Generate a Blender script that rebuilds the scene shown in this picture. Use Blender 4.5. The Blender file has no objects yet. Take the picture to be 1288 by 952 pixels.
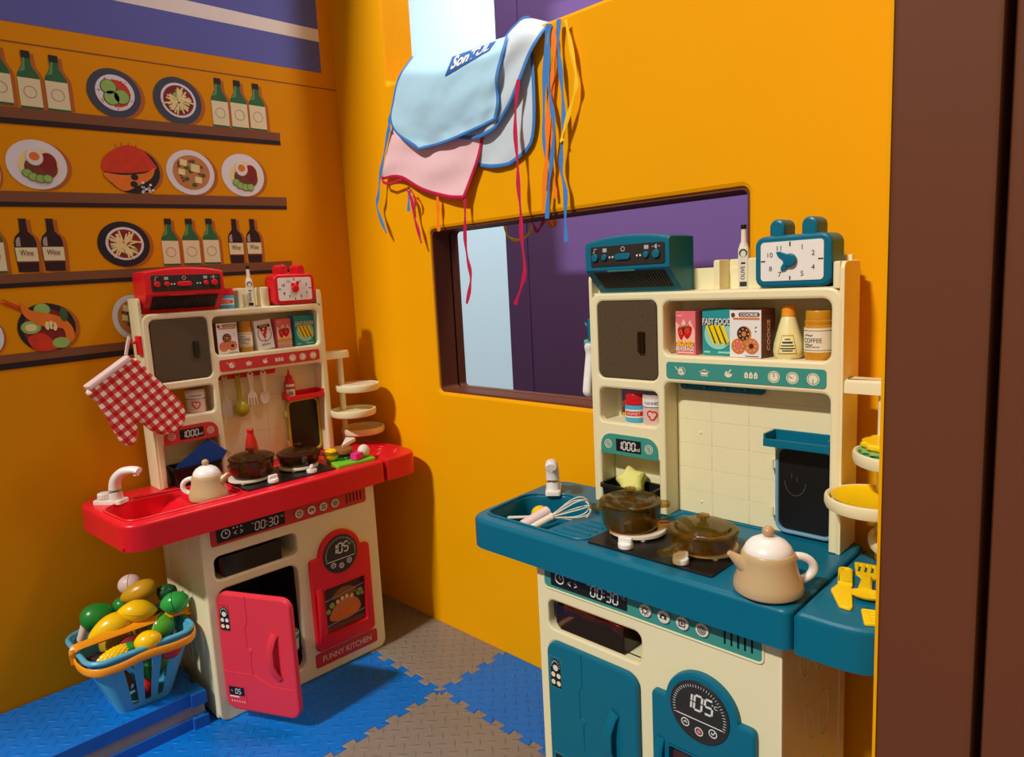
import bpy, bmesh, math, random
from mathutils import Vector, Matrix, noise
from mathutils.geometry import tessellate_polygon
random.seed(7)
PI = math.pi
sc = bpy.context.scene
V = Vector

# ------------------------------------------------------------------ camera
CAM = V((0.5487, -0.7884, 0.8593))
FW = V((-0.69981, 0.70053, -0.14003)).normalized()
RT = V((0.71166, 0.70060, -0.05190)); RT = (RT - FW * RT.dot(FW)).normalized()
UP = RT.cross(FW)
FPX, CX, CY = 869.5, 632.0, 476.0
cd = bpy.data.cameras.new('camera'); cam = bpy.data.objects.new('camera', cd)
sc.collection.objects.link(cam)
cam.matrix_world = Matrix(((RT.x, UP.x, -FW.x, CAM.x), (RT.y, UP.y, -FW.y, CAM.y), (RT.z, UP.z, -FW.z, CAM.z), (0, 0, 0, 1)))
cd.sensor_fit = 'HORIZONTAL'; cd.sensor_width = 36.0
cd.lens = FPX / 1288 * 36; cd.shift_x = 12 / 1288; cd.clip_start = 0.02
sc.camera = cam
# ------------------------------------------------------------------ light
sc.view_settings.view_transform = 'Standard'; sc.view_settings.look = 'None'
sc.view_settings.gamma = 1; sc.view_settings.use_curve_mapping = False
sc.view_settings.exposure = 0.0
w = bpy.data.worlds.new('World'); sc.world = w; w.use_nodes = True
w.node_tree.nodes['Background'].inputs[0].default_value = (1.0, 0.78, 0.48, 1)
w.node_tree.nodes['Background'].inputs[1].default_value = 0.26
def area(name, loc, target, size, power, col):
    l = bpy.data.lights.new(name, 'AREA'); l.shape = 'RECTANGLE'; l.size, l.size_y = size; l.energy = power; l.color = col
    o = bpy.data.objects.new(name, l); sc.collection.objects.link(o); o.location = loc
    o.rotation_euler = (V(target) - V(loc)).to_track_quat('-Z', 'Y').to_euler()
    return o
area('ceiling_lamp', (-0.38, -5.2, 5.6), (-0.35, 0.1, 0.6), (0.64, 0.2), 440, (1.0, 0.96, 0.88))
area('back_room_fill', (-1.7, 0.95, 2.5), (-1.9, 1.9, 1.0), (0.6, 0.6), 14, (0.82, 0.93, 1.0))  # unseen fill light, added to brighten the white wall beyond
area('back_room_fill', (-0.2, 0.62, 2.6), (-0.3, 0.8, 0.9), (1.2, 0.2), 30.0, (0.95, 0.92, 1.0))  # added fill with no real source, lifts the shaded purple wall

area('side_lamp', (1.7, -0.95, 3.1), (-1.0, -0.3, 1.0), (1.2, 1.2), 2.6, (1.0, 0.84, 0.60))
# pixel of the 1288x952 frame -> point on a plane of the place
def ray(px, py): return FW + RT * ((px - CX) / FPX) - UP * ((py - CY) / FPX)
def hit(px, py, n, p):
    q = ray(px, py); n = V(n); t = (V(p) - CAM).dot(n) / q.dot(n); return CAM + q * t
def atZ(px, py, z): return hit(px, py, (0, 0, 1), (0, 0, z))
def atY(px, py, y): return hit(px, py, (0, 1, 0), (0, y, 0))
def atX(px, py, x): return hit(px, py, (1, 0, 0), (x, 0, 0))
RK = Matrix.Translation((-0.7911, -0.1174, 0)) @ Matrix.Rotation(math.radians(89.2), 4, 'Z')   # red kitchen frame
RKi = RK.inverted()
def rY(px, py, y):
    n = RK.to_3x3() @ V((0, 1, 0)); return RKi @ hit(px, py, n, RK @ V((0, y, 0)))
def rX(px, py, x):
    n = RK.to_3x3() @ V((1, 0, 0)); return RKi @ hit(px, py, n, RK @ V((x, 0, 0)))
def rZ(px, py, z): return RKi @ atZ(px, py, z)

# ------------------------------------------------------------------ materials
def lin(c):
    return tuple((x / 255 / 12.92 if x / 255 <= 0.04045 else ((x / 255 + 0.055) / 1.055) ** 2.4) for x in c) + (1,)
MATS = {}
def mat(name, rgb, rough=0.4, spec=0.5, noise_amt=0.04, scale=40, bump=0, coat=0, metal=0, sheen=0):
    m = bpy.data.materials.new(name); m.use_nodes = True; MATS[name] = m
    nt = m.node_tree; b = nt.nodes['Principled BSDF']; N = nt.nodes.new
    b.inputs['Roughness'].default_value = rough; b.inputs['Specular IOR Level'].default_value = spec
    b.inputs['Coat Weight'].default_value = coat; b.inputs['Metallic'].default_value = metal
    b.inputs['Sheen Weight'].default_value = sheen
    tc = N('ShaderNodeTexCoord'); nz = N('ShaderNodeTexNoise'); nz.inputs['Scale'].default_value = scale
    nt.links.new(tc.outputs['Object'], nz.inputs['Vector'])
    mx = N('ShaderNodeMix'); mx.data_type = 'RGBA'
    c = lin(rgb); k = 1 - noise_amt
    mx.inputs['A'].default_value = (c[0] * k, c[1] * k, c[2] * k, 1); mx.inputs['B'].default_value = tuple(min(1, x * (1 + noise_amt)) for x in c[:3]) + (1,)
    nt.links.new(nz.outputs['Fac'], mx.inputs['Factor']); nt.links.new(mx.outputs['Result'], b.inputs['Base Color'])
    if bump:
        bp = N('ShaderNodeBump'); bp.inputs['Strength'].default_value = bump; bp.inputs['Distance'].default_value = 0.002
        nt.links.new(nz.outputs['Fac'], bp.inputs['Height']); nt.links.new(bp.outputs['Normal'], b.inputs['Normal'])
    return name
def tint(name, rgb, body=0.15, rough=0.08, bodyrgb=None):
    """clear coloured plastic: coloured see-through, a little body colour, glossy skin"""
    m = bpy.data.materials.new(name); m.use_nodes = True; MATS[name] = m
    nt = m.node_tree; N = nt.nodes.new; L = nt.links.new
    nt.nodes.remove(nt.nodes['Principled BSDF']); out = nt.nodes['Material Output']
    tr = N('ShaderNodeBsdfTransparent'); tr.inputs[0].default_value = lin(rgb)
    df = N('ShaderNodeBsdfDiffuse'); df.inputs[0].default_value = lin(bodyrgb or rgb)
    nz = N('ShaderNodeTexNoise'); nz.inputs['Scale'].default_value = 25
    mr = N('ShaderNodeMapRange'); mr.inputs['To Min'].default_value = body * 0.8; mr.inputs['To Max'].default_value = body * 1.2
    L(nz.outputs['Fac'], mr.inputs['Value'])
    m1 = N('ShaderNodeMixShader'); L(mr.outputs[0], m1.inputs[0]); L(tr.outputs[0], m1.inputs[1]); L(df.outputs[0], m1.inputs[2])
    gl = N('ShaderNodeBsdfGlossy'); gl.inputs['Roughness'].default_value = rough; gl.inputs[0].default_value = (1, 1, 1, 1)
    lw = N('ShaderNodeLayerWeight'); lw.inputs[0].default_value = .5
    pw = N('ShaderNodeMath'); pw.operation = 'POWER'; L(lw.outputs['Facing'], pw.inputs[0]); pw.inputs[1].default_value = 4
    fr = N('ShaderNodeMapRange'); L(pw.outputs[0], fr.inputs['Value']); fr.inputs['To Min'].default_value = .04; fr.inputs['To Max'].default_value = .45
    m2 = N('ShaderNodeMixShader'); L(fr.outputs[0], m2.inputs[0]); L(m1.outputs[0], m2.inputs[1]); L(gl.outputs[0], m2.inputs[2])
    L(m2.outputs[0], out.inputs[0]); return name

# ------------------------------------------------------------------ mesh builder
def rr(x0, y0, x1, y1, r=0.0, n=5):
    if not isinstance(r, (tuple, list)): r = (r,) * 4         # bl br tr tl
    pts = []
    for (cx, cy, sx, sy, a0, rad) in ((x0, y0, 1, 1, PI, r[0]), (x1, y0, -1, 1, 1.5 * PI, r[1]), (x1, y1, -1, -1, 0, r[2]), (x0, y1, 1, -1, .5 * PI, r[3])):
        if rad <= 0: pts.append((cx, cy)); continue
        for i in range(n + 1):
            a = a0 + .5 * PI * i / n
            pts.append((cx + sx * rad + rad * math.cos(a), cy + sy * rad + rad * math.sin(a)))
    return pts
def circ(cx, cy, r, n=28, ry=None, a0=0):
    ry = r if ry is None else ry
    return [(cx + r * math.cos(a0 + 2 * PI * i / n), cy + ry * math.sin(a0 + 2 * PI * i / n)) for i in range(n)]
def rpoly(P, n=5):
    """polygon of (x, y, radius) with rounded corners"""
    out = []; k = len(P)
    for i in range(k):
        p = V(P[i][:2]); r = P[i][2] if len(P[i]) > 2 else 0
        if r <= 0: out.append(tuple(p)); continue
        a = (V(P[i - 1][:2]) - p).normalized(); b = (V(P[(i + 1) % k][:2]) - p).normalized()
        th = math.acos(max(-1, min(1, a.dot(b)))); d = r / math.tan(th / 2)
        d = min(d, 0.49 * (V(P[i - 1][:2]) - p).length, 0.49 * (V(P[(i + 1) % k][:2]) - p).length)
        s = p + a * d; e = p + b * d
        for j in range(n + 1):
            t = j / n; out.append(tuple(s * (1 - t) ** 2 + p * 2 * t * (1 - t) + e * t * t))
    return out
def smooth(P, n=4, closed=True):
    P = [V(p) for p in P]; k = len(P); out = []
    for i in range(k if closed else k - 1):
        g = (lambda j: P[j % k]) if closed else (lambda j: P[max(0, min(k - 1, j))])
        a, b, c, d = g(i - 1), g(i), g(i + 1), g(i + 2)
        for j in range(n):
            t = j / n
            out.append(0.5 * ((2 * b) + (c - a) * t + (2 * a - 5 * b + 4 * c - d) * t * t + (3 * b - a - 3 * c + d) * t ** 3))
    if not closed: out.append(P[-1])
    return [tuple(p) for p in out]
def area2(p): return sum(p[i - 1][0] * p[i][1] - p[i][0] * p[i - 1][1] for i in range(len(p))) / 2
def inset(loop, d):
    n = len(loop); out = []
    for i in range(n):
        a = V(loop[i - 1][:2]); b = V(loop[i][:2]); c = V(loop[(i + 1) % n][:2])
        e1 = (b - a); e2 = (c - b)
        if e1.length < 1e-9 or e2.length < 1e-9: out.append(tuple(b)); continue
        e1.normalize(); e2.normalize()
        n1 = V((-e1.y, e1.x)); n2 = V((-e2.y, e2.x)); m = n1 + n2
        if m.length < 1e-6: out.append(tuple(b + n1 * d)); continue
        m.normalize(); out.append(tuple(b + m * (d / max(.4, m.dot(n1)))))
    return out
FRONT = lambda y: Matrix(((1, 0, 0, 0), (0, 0, -1, y), (0, 1, 0, 0), (0, 0, 0, 1)))     # u->x, v->z, height towards -y
def frame(o, u, v):
    u = V(u).normalized(); n = u.cross(V(v)).normalized(); v = n.cross(u)
    return Matrix(((u.x, v.x, n.x, o[0]), (u.y, v.y, n.y, o[1]), (u.z, v.z, n.z, o[2]), (0, 0, 0, 1)))
T = Matrix.Translation
def RZ(a): return Matrix.Rotation(math.radians(a), 4, 'Z')
def RX(a): return Matrix.Rotation(math.radians(a), 4, 'X')
def RY(a): return Matrix.Rotation(math.radians(a), 4, 'Y')
def SC(x, y, z): return Matrix.Diagonal((x, y, z, 1))
FONTC = {}
class MB:
    def __init__(s, m='cream', M=None): s.v = []; s.f = []; s.i = []; s.names = []; s.m = m; s.M = M or Matrix()
    def add(s, vs, fs, m=None, M=None):
        m = m or s.m
        if m not in s.names: s.names.append(m)
        k = s.names.index(m); o = len(s.v); MM = s.M @ M if M is not None else s.M
        flip = MM.to_3x3().determinant() < 0
        s.v += [MM @ V(p) for p in vs]
        for f in fs:
            f = [o + j for j in f]
            s.f.append(f[::-1] if flip else f); s.i.append(k)
        return s
    def box(s, x0, x1, y0, y1, z0, z1, b=0, m=None, M=None, seg=2):
        bm = bmesh.new(); bmesh.ops.create_cube(bm, size=1)
        for v in bm.verts: v.co = V(((x0 + x1) / 2 + v.co.x * (x1 - x0), (y0 + y1) / 2 + v.co.y * (y1 - y0), (z0 + z1) / 2 + v.co.z * (z1 - z0)))
        if b: bmesh.ops.bevel(bm, geom=bm.edges[:], offset=b, segments=seg, profile=.5, affect='EDGES')
        bm.verts.index_update()
        s.add([v.co.copy() for v in bm.verts], [[v.index for v in f.verts] for f in bm.faces], m, M); bm.free(); return s
    def plate(s, loops, h0, h1, b=0, m=None, M=None, back=True, seg=2, side=None):
        """flat outline (first loop) with holes, from height h0 to h1, top rim rounded by b"""
        L = []
        for i, l in enumerate(loops):
            l = [tuple(p[:2]) for p in l]
            if (area2(l) > 0) != (i == 0): l = l[::-1]
            L.append(l)
        rings = [(h0, 0)]
        if b:
            for k in range(seg + 1):
                a = .5 * PI * k / seg; rings.append((h1 - b + b * math.sin(a), b * (1 - math.cos(a))))
        else: rings.append((h1, 0))
        vs = []; fs = []; base = []
        for (h, d) in rings:
            st = []
            for l in L:
                st.append(len(vs)); ll = inset(l, d) if d > 1e-9 else l
                vs += [(p[0], p[1], h) for p in ll]
            base.append(st)
        for k in range(len(rings) - 1):
            for li, l in enumerate(L):
                n = len(l); a = base[k][li]; c = base[k + 1][li]
                for j in range(n): fs.append([a + j, a + (j + 1) % n, c + (j + 1) % n, c + j])
        if side: s.add(vs, fs, side, M); vs = list(vs); fs = []
        for bi, flip in ((-1, False),) + (((0, True),) if back else ()):
            loops_ = [vs[base[bi][li]:base[bi][li] + len(l)] for li, l in enumerate(L)]
            flat = [p for l in loops_ for p in l]; ct = len(vs); vs = vs + flat
            for t in tessellate_polygon([[V((p[0], p[1], 0)) for p in l] for l in loops_]):
                t = list(t); p, q, r = (flat[j] for j in t)
                if ((q[0] - p[0]) * (r[1] - p[1]) - (q[1] - p[1]) * (r[0] - p[0]) < 0) != flip: t = t[::-1]
                fs.append([ct + j for j in t])
        return s.add(vs, fs, m, M)
    def lathe(s, prof, n=32, m=None, M=None, rib=0, ribn=0):
        vs = []; fs = []; st = []
        for (r, z) in prof:
            st.append(len(vs))
            if r < 1e-7: vs.append((0, 0, z))
            else:
                for i in range(n):
                    a = 2 * PI * i / n; q = r * (1 + rib * math.cos(ribn * a)) if rib else r
                    vs.append((q * math.cos(a), q * math.sin(a), z))
        for k in range(len(prof) - 1):
            a, c = st[k], st[k + 1]; ra, rc = prof[k][0] < 1e-7, prof[k + 1][0] < 1e-7
            for i in range(n):
                j = (i + 1) % n
                if ra and rc: continue
                if ra: fs.append([a, c + j, c + i])
                elif rc: fs.append([a + i, a + j, c])
                else: fs.append([a + i, a + j, c + j, c + i])
        return s.add(vs, fs, m, M)
    def cyl(s, r, z0, z1, b=0, n=28, m=None, M=None):
        b = min(b, r * .9, (z1 - z0) * .45)
        p = [(0, z0), (r - b, z0)]
        if b: p += [(r - b + b * math.sin(PI / 6), z0 + b * (1 - math.cos(PI / 6))), (r - b + b * math.sin(PI / 3), z0 + b * (1 - math.cos(PI / 3)))]
        p += [(r, z0 + b), (r, z1 - b)]
        if b: p += [(r - b + b * math.cos(PI / 6), z1 - b + b * .5), (r - b + b * .5, z1 - b + b * math.sin(PI / 3))]
        p += [(r - b, z1), (0, z1)]
        return s.lathe(p, n, m, M)
    def ball(s, rx, ry=None, rz=None, m=None, M=None, n=24, k=14, f=None):
        ry = ry or rx; rz = rz or rx; vs = [(0, 0, -1)]; fs = []
        for i in range(1, k):
            t = -PI / 2 + PI * i / k
            for j in range(n): a = 2 * PI * j / n; vs.append((math.cos(t) * math.cos(a), math.cos(t) * math.sin(a), math.sin(t)))
        vs.append((0, 0, 1)); e = len(vs) - 1
        for j in range(n):
            q = (j + 1) % n; fs.append([0, 1 + q, 1 + j]); fs.append([e, e - n + j, e - n + q])
            for i in range(k - 2): a = 1 + i * n; fs.append([a + j, a + q, a + n + q, a + n + j])
        vs = [V((x * rx, y * ry, z * rz)) for x, y, z in vs]
        if f: vs = [f(v) for v in vs]
        return s.add(vs, fs, m, M)
    def tube(s, path, r, n=10, closed=False, m=None, M=None, flat=None, cap=True):
        P = [V(p) for p in path]; k = len(P); vs = []; fs = []
        tg = []
        for i in range(k):
            a = P[i - 1] if (i or closed) else P[0]; b = P[(i + 1) % k] if (i < k - 1 or closed) else P[-1]
            tg.append((b - a).normalized())
        nrm = V(flat).normalized() if flat is not None else None
        N0 = tg[0].orthogonal().normalized()
        for i in range(k):
            t = tg[i]
            N0 = (N0 - t * N0.dot(t)).normalized()
            if nrm is not None:
                N0 = nrm - t * nrm.dot(t)
                N0 = N0.normalized() if N0.length > 1e-4 else t.orthogonal().normalized()
            B = t.cross(N0); ri = r[i] if isinstance(r, (list,)) else r
            ra, rb = ri if isinstance(ri, tuple) else (ri, ri)       # along normal, along binormal
            for j in range(n):
                a = 2 * PI * j / n; vs.append(P[i] + N0 * (ra * math.cos(a)) + B * (rb * math.sin(a)))
        for i in range(k if closed else k - 1):
            a = i * n; c = ((i + 1) % k) * n
            for j in range(n): q = (j + 1) % n; fs.append([a + j, a + q, c + q, c + j])
        if not closed and cap: fs.append(list(range(n))[::-1]); fs.append([(k - 1) * n + j for j in range(n)])
        return s.add(vs, fs, m, M)
    def grid(s, rows, th=0.0015, m=None, M=None, back=None):
        """cloth: rows of points, given a real thickness"""
        R = [[V(p) for p in r] for r in rows]; a = len(R); b = len(R[0]); vs = []; fs = []; nn = []
        for i in range(a):
            for j in range(b):
                du = R[min(a - 1, i + 1)][j] - R[max(0, i - 1)][j]; dv = R[i][min(b - 1, j + 1)] - R[i][max(0, j - 1)]
                c = du.cross(dv); nn.append(c.normalized() if c.length > 1e-12 else V((0, -1, 0)))
        fl = [p for r in R for p in r]
        vs = [p + q * (th / 2) for p, q in zip(fl, nn)] + [p - q * (th / 2) for p, q in zip(fl, nn)]; o = a * b
        for i in range(a - 1):
            for j in range(b - 1):
                q = [i * b + j, (i + 1) * b + j, (i + 1) * b + j + 1, i * b + j + 1]
                fs.append(q); fs.append([o + x for x in q[::-1]])
        rim = [i * b for i in range(a)] + [(a - 1) * b + j for j in range(1, b)] + [i * b + b - 1 for i in range(a - 2, -1, -1)] + [j for j in range(b - 2, 0, -1)]
        for i in range(len(rim)): x, y = rim[i - 1], rim[i]; fs.append([x, o + x, o + y, y][::-1])
        return s.add(vs, fs, m, M)
    def text(s, t, cx, cy, h, wd=None, m=None, M=None, hh=0.0003, z=0.0, sh=0, bold=0):
        key = (t, bold)
        if key not in FONTC:
            cu = bpy.data.curves.new('t', 'FONT'); cu.body = t; cu.size = 1; cu.extrude = .5; cu.resolution_u = 3; cu.offset = bold
            ob = bpy.data.objects.new('t', cu); sc.collection.objects.link(ob)
            dg = bpy.context.evaluated_depsgraph_get(); dg.update(); e = ob.evaluated_get(dg); me = e.to_mesh()
            FONTC[key] = ([v.co.copy() for v in me.vertices], [list(p.vertices) for p in me.polygons])
            e.to_mesh_clear(); bpy.data.objects.remove(ob); bpy.data.curves.remove(cu)
        vs, fs = FONTC[key]; xs = [p.x for p in vs]; ys = [p.y for p in vs]
        x0, x1, y0, y1 = min(xs), max(xs), min(ys), max(ys); k = h / (y1 - y0); kx = wd / (x1 - x0) if wd else k
        vv = [((p.x - (x0 + x1) / 2) * kx + cx + sh * (p.y - y0) * k, (p.y - (y0 + y1) / 2) * k + cy, z + (p.z + .5) * hh) for p in vs]
        return s.add(vv, fs, m, M)
    def flat(s, loop, z=0, m=None, M=None, th=0.0003): return s.plate([loop], z, z + th, 0, m, M)
    def ring(s, cx, cy, r, wd, z=0, m=None, M=None, th=0.0003, n=28): return s.plate([circ(cx, cy, r, n), circ(cx, cy, r - wd, n)], z, z + th, 0, m, M)
    def line(s, x0, y0, x1, y1, wd, z=0, m=None, M=None, th=0.0003):
        d = V((x1 - x0, y1 - y0)); d.normalize(); q = V((-d.y, d.x)) * wd / 2
        return s.flat([(x0 + q.x, y0 + q.y), (x0 - q.x, y0 - q.y), (x1 - q.x, y1 - q.y), (x1 + q.x, y1 + q.y)], z, m, M, th)
    def seven(s, t, x, y, h, wd, gap, st, m=None, M=None, z=0, sh=.1):
        S = {'0': 'abcdef', '1': 'bc', '3': 'abgcd', '5': 'afgcd'}
        for ch in t:
            if ch == ':':
                for yy in (.3, .7): s.flat([(x + sh * h * yy + dx, y + h * yy + dy) for dx, dy in ((-st / 2, -st / 2), (st / 2, -st / 2), (st / 2, st / 2), (-st / 2, st / 2))], z, m, M)
                x += gap; continue
            E = {'a': (0, 1, 1, 1), 'g': (0, .5, 1, .5), 'd': (0, 0, 1, 0), 'f': (0, .5, 0, 1), 'b': (1, .5, 1, 1), 'e': (0, 0, 0, .5), 'c': (1, 0, 1, .5)}
            if ch == '1': x -= wd * .55
            for e in S[ch]:
                a = E[e]; k = .09
                p = [a[0], a[1], a[2], a[3]]
                q0 = V((x + p[0] * wd + sh * h * p[1], y + p[1] * h)); q1 = V((x + p[2] * wd + sh * h * p[3], y + p[3] * h)); d = (q1 - q0)
                q0 += d * k; q1 -= d * k; s.line(q0.x, q0.y, q1.x, q1.y, st, z, m, M)
            x += wd + gap
        return s
    def build(s, name, parent=None, loc=None, sharp=35):
        me = bpy.data.meshes.new(name); me.from_pydata([tuple(p) for p in s.v], [], s.f)
        for n in s.names: me.materials.append(MATS[n])
        me.polygons.foreach_set('material_index', s.i)
        me.polygons.foreach_set('use_smooth', [True] * len(me.polygons))
        me.update(); me.set_sharp_from_angle(angle=math.radians(sharp))
        o = bpy.data.objects.new(name, me); sc.collection.objects.link(o)
        wn = o.modifiers.new('normals', 'WEIGHTED_NORMAL'); wn.keep_sharp = True; wn.weight = 80
        if parent: o.parent = parent
        if loc is not None: o.location = loc
        return o
def tag(o, label=None, cat=None, group=None, kind=None):
    if label: o['label'] = label
    if cat: o['category'] = cat
    if group: o['group'] = group
    if kind: o['kind'] = kind
    return o
def thing(name, label, cat, M=None, group=None):
    o = bpy.data.objects.new(name, None); sc.collection.objects.link(o); o.empty_display_size = .02
    if M is not None: o.matrix_world = M
    return tag(o, label, cat, group)
def centred(mb, M):
    """move a builder's points into the frame of M (so the object can sit at its own base)"""
    Mi = M.inverted(); mb.v = [Mi @ p for p in mb.v]; return mb
# ------------------------------------------------------------------ material palette
mat('cream', (240, 231, 188), .42, .4, .02)
mat('teal', (0, 107, 136), .36, .32, .03)
mat('teal_label', (62, 148, 138), .4, .4, .03)
mat('red', (226, 24, 40), .34, .45, .03)
mat('red_label', (205, 55, 55), .4, .4, .03)
mat('pink_red', (228, 54, 72), .4, .4, .02)
mat('black', (22, 21, 21), .35, .4, .02)
mat('dark_grey', (44, 43, 43), .4, .4, .03)
mat('slot', (10, 10, 12), .7, .2, .02)
mat('white', (240, 238, 232), .35, .5, .01)
mat('off_white', (232, 224, 205), .5, .4, .02)
mat('tan', (200, 173, 130), .28, .5, .02)
mat('knob_tan', (190, 156, 114), .35, .5, .02)
mat('ink', (45, 52, 56), .6, .3, .02)
mat('light_ink', (225, 228, 224), .5, .3, .01)
mat('icon_cream', (238, 228, 196), .5, .3, .01)
mat('yellow', (243, 170, 0), .65, .1, .03, 6, .05)
mat('mural_orange', (222, 146, 2), .65, .1, .03, 5)
mat('orange_band', (236, 150, 40), .6, .25, .03, 5)
mat('purple', (110, 86, 150), .6, .15, .03, 5)
mat('purple_paint', (98, 104, 172), .65, .1, .05, 9)
mat('stripe_white', (232, 226, 214), .6, .25, .02)
mat('brown_foam', (106, 58, 34), .6, .25, .05, 6, .05)
mat('brown_print', (124, 78, 50), .6, .25, .04, 20)
mat('dark_print', (42, 30, 30), .6, .25, .03)
mat('print_shade', (176, 98, 30), .6, .25, .03)
mat('plate_slate', (66, 72, 84), .6, .25, .05)
mat('plate_black', (40, 38, 38), .6, .25, .05)
mat('bottle_green', (48, 104, 62), .6, .25, .2, 30)
mat('bottle_green_light', (96, 148, 96), .6, .25, .1, 30)
mat('bottle_label', (225, 216, 170), .6, .25, .03)
mat('wine_glass_print', (48, 30, 30), .6, .25, .05)
mat('wine_shine', (170, 150, 140), .6, .25, .05)
mat('food_red', (205, 60, 32), .6, .25, .2, 60)
mat('food_crimson', (128, 38, 36), .6, .25, .25, 80)
mat('food_green', (146, 186, 96), .6, .25, .12, 60)
mat('food_dark_green', (64, 96, 52), .6, .25, .2, 60)
mat('food_cream', (232, 216, 150), .6, .25, .08, 60)
mat('food_orange', (226, 120, 34), .6, .25, .12, 60)
mat('food_brown', (120, 62, 44), .6, .25, .3, 90)
mat('broth', (190, 128, 70), .6, .25, .15, 60)
mat('dish_white', (222, 220, 222), .6, .25, .04, 12)
mat('white_wall', (202, 232, 253), .7, .2, .01, 4)
mat('floor_base', (70, 70, 72), .8, .2, .05)
mat('seam_black', (16, 14, 14), .8, .2, .02)
mat('blue_cloth', (178, 224, 250), .75, .15, .03, 60, .15, sheen=.2)
mat('grey_blue_cloth', (204, 220, 232), .7, .2, .03, 60, .15, sheen=.2)
mat('blue_trim', (62, 132, 208), .6, .3, .05, 200, .2)
mat('navy_print', (44, 98, 172), .7, .2, .04)
mat('pink_cloth', (240, 200, 208), .75, .15, .03, 60, .15, sheen=.2)
mat('crimson_trim', (196, 22, 74), .6, .3, .05, 200, .2)
mat('orange_trim', (250, 130, 20), .6, .3, .05, 200, .2)
mat('yellow_trim', (252, 204, 20), .6, .3, .05, 200, .2)
mat('toy_yellow', (252, 212, 16), .35, .45, .03)
mat('toy_orange', (247, 160, 22), .35, .45, .03)
mat('basket_blue', (84, 176, 212), .35, .45, .03)
mat('lemon_yellow', (250, 204, 14), .25, .5, .04, 60, .04)
mat('dark_yellow', (205, 158, 26), .32, .5, .06, 30)
mat('leaf_green', (34, 138, 52), .3, .5, .08, 30)
mat('lime_green', (44, 168, 74), .22, .5, .05, 30)
mat('dark_green', (24, 86, 48), .35, .5, .1, 30)
mat('melon_green', (86, 170, 52), .22, .5, .1, 30)
mat('tomato_red', (205, 34, 28), .25, .5, .05, 30)
mat('aubergine', (58, 34, 66), .25, .5, .05, 30)
mat('pale_pink', (236, 208, 204), .4, .4, .04)
mat('hot_pink', (236, 40, 150), .35, .45, .03)
mat('sponge_lime', (224, 224, 128), .6, .3, .04, 60, .1)
mat('board_green', (126, 214, 44), .4, .4, .03)
mat('bun_brown', (150, 96, 48), .55, .3, .1, 60)
mat('ham_red', (196, 60, 60), .5, .3, .08, 60)
mat('cheese_teal', (60, 160, 120), .5, .3, .05)
mat('olive_green', (166, 150, 26), .3, .5, .05)
mat('napkin_blue', (18, 62, 142), .6, .3, .04)
mat('card_tan', (196, 158, 108), .7, .2, .04)
mat('strawberry_pink', (232, 112, 122), .45, .4, .03, 60)
mat('pale_pink_print', (248, 190, 180), .5, .3, .02)
mat('carton_teal', (40, 150, 156), .45, .4, .03, 60)
mat('pale_teal_print', (150, 214, 196), .5, .3, .03)
mat('cocoa', (112, 62, 44), .45, .4, .03, 60)
mat('choc_print', (74, 44, 40), .5, .3, .12, 200)
mat('donut_orange', (214, 124, 62), .5, .3, .1, 120)
mat('carton_white', (238, 236, 234), .45, .4, .01)
mat('mayo_cream', (240, 232, 166), .32, .5, .02)
mat('cap_orange', (246, 160, 40), .35, .5, .03)
mat('coffee_gold', (206, 142, 30), .3, .5, .04)
mat('paper_cream', (240, 226, 196), .6, .3, .02)
mat('jar_blue', (72, 176, 224), .3, .5, .03)
mat('cap_red', (212, 22, 34), .3, .5, .03)
mat('can_pink', (226, 196, 184), .35, .5, .03)
mat('can_grey', (176, 180, 182), .35, .5, .03)
mat('bluegrey_frame', (116, 160, 190), .4, .45, .03)
mat('lime_frame', (214, 190, 60), .4, .45, .03)
mat('chalk', (74, 76, 78), .9, .1, .2, 300)
mat('mitt_white', (236, 234, 226), .85, .1, .03, 80, .1)
mat('mitt_floral_teal', (110, 170, 178), .85, .1, .05, 80, .1)
tint('smoke', (92, 80, 66), .55, .22, (112, 96, 76))
tint('smoke_dark', (196, 164, 156), .14, .12, (54, 44, 42))
tint('amber', (222, 203, 146), .11, .06, (150, 124, 44))
tint('amber_dark', (196, 180, 140), .13, .07, (104, 78, 46))
tint('clear_white', (235, 225, 205), .45, .15, (225, 215, 195))
def mat_mix(name, build, rough=.6, bump=None):
    m = bpy.data.materials.new(name); m.use_nodes = True; MATS[name] = m
    nt = m.node_tree; b = nt.nodes['Principled BSDF']; b.inputs['Roughness'].default_value = rough
    b.inputs['Specular IOR Level'].default_value = .3
    build(nt, b); return name
def mathn(nt, op, a, b=None, c=None):
    n = nt.nodes.new('ShaderNodeMath'); n.operation = op
    for i, x in enumerate((a, b, c)):
        if x is None: continue
        if isinstance(x, (int, float)): n.inputs[i].default_value = x
        else: nt.links.new(x, n.inputs[i])
    return n.outputs[0]
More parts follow.
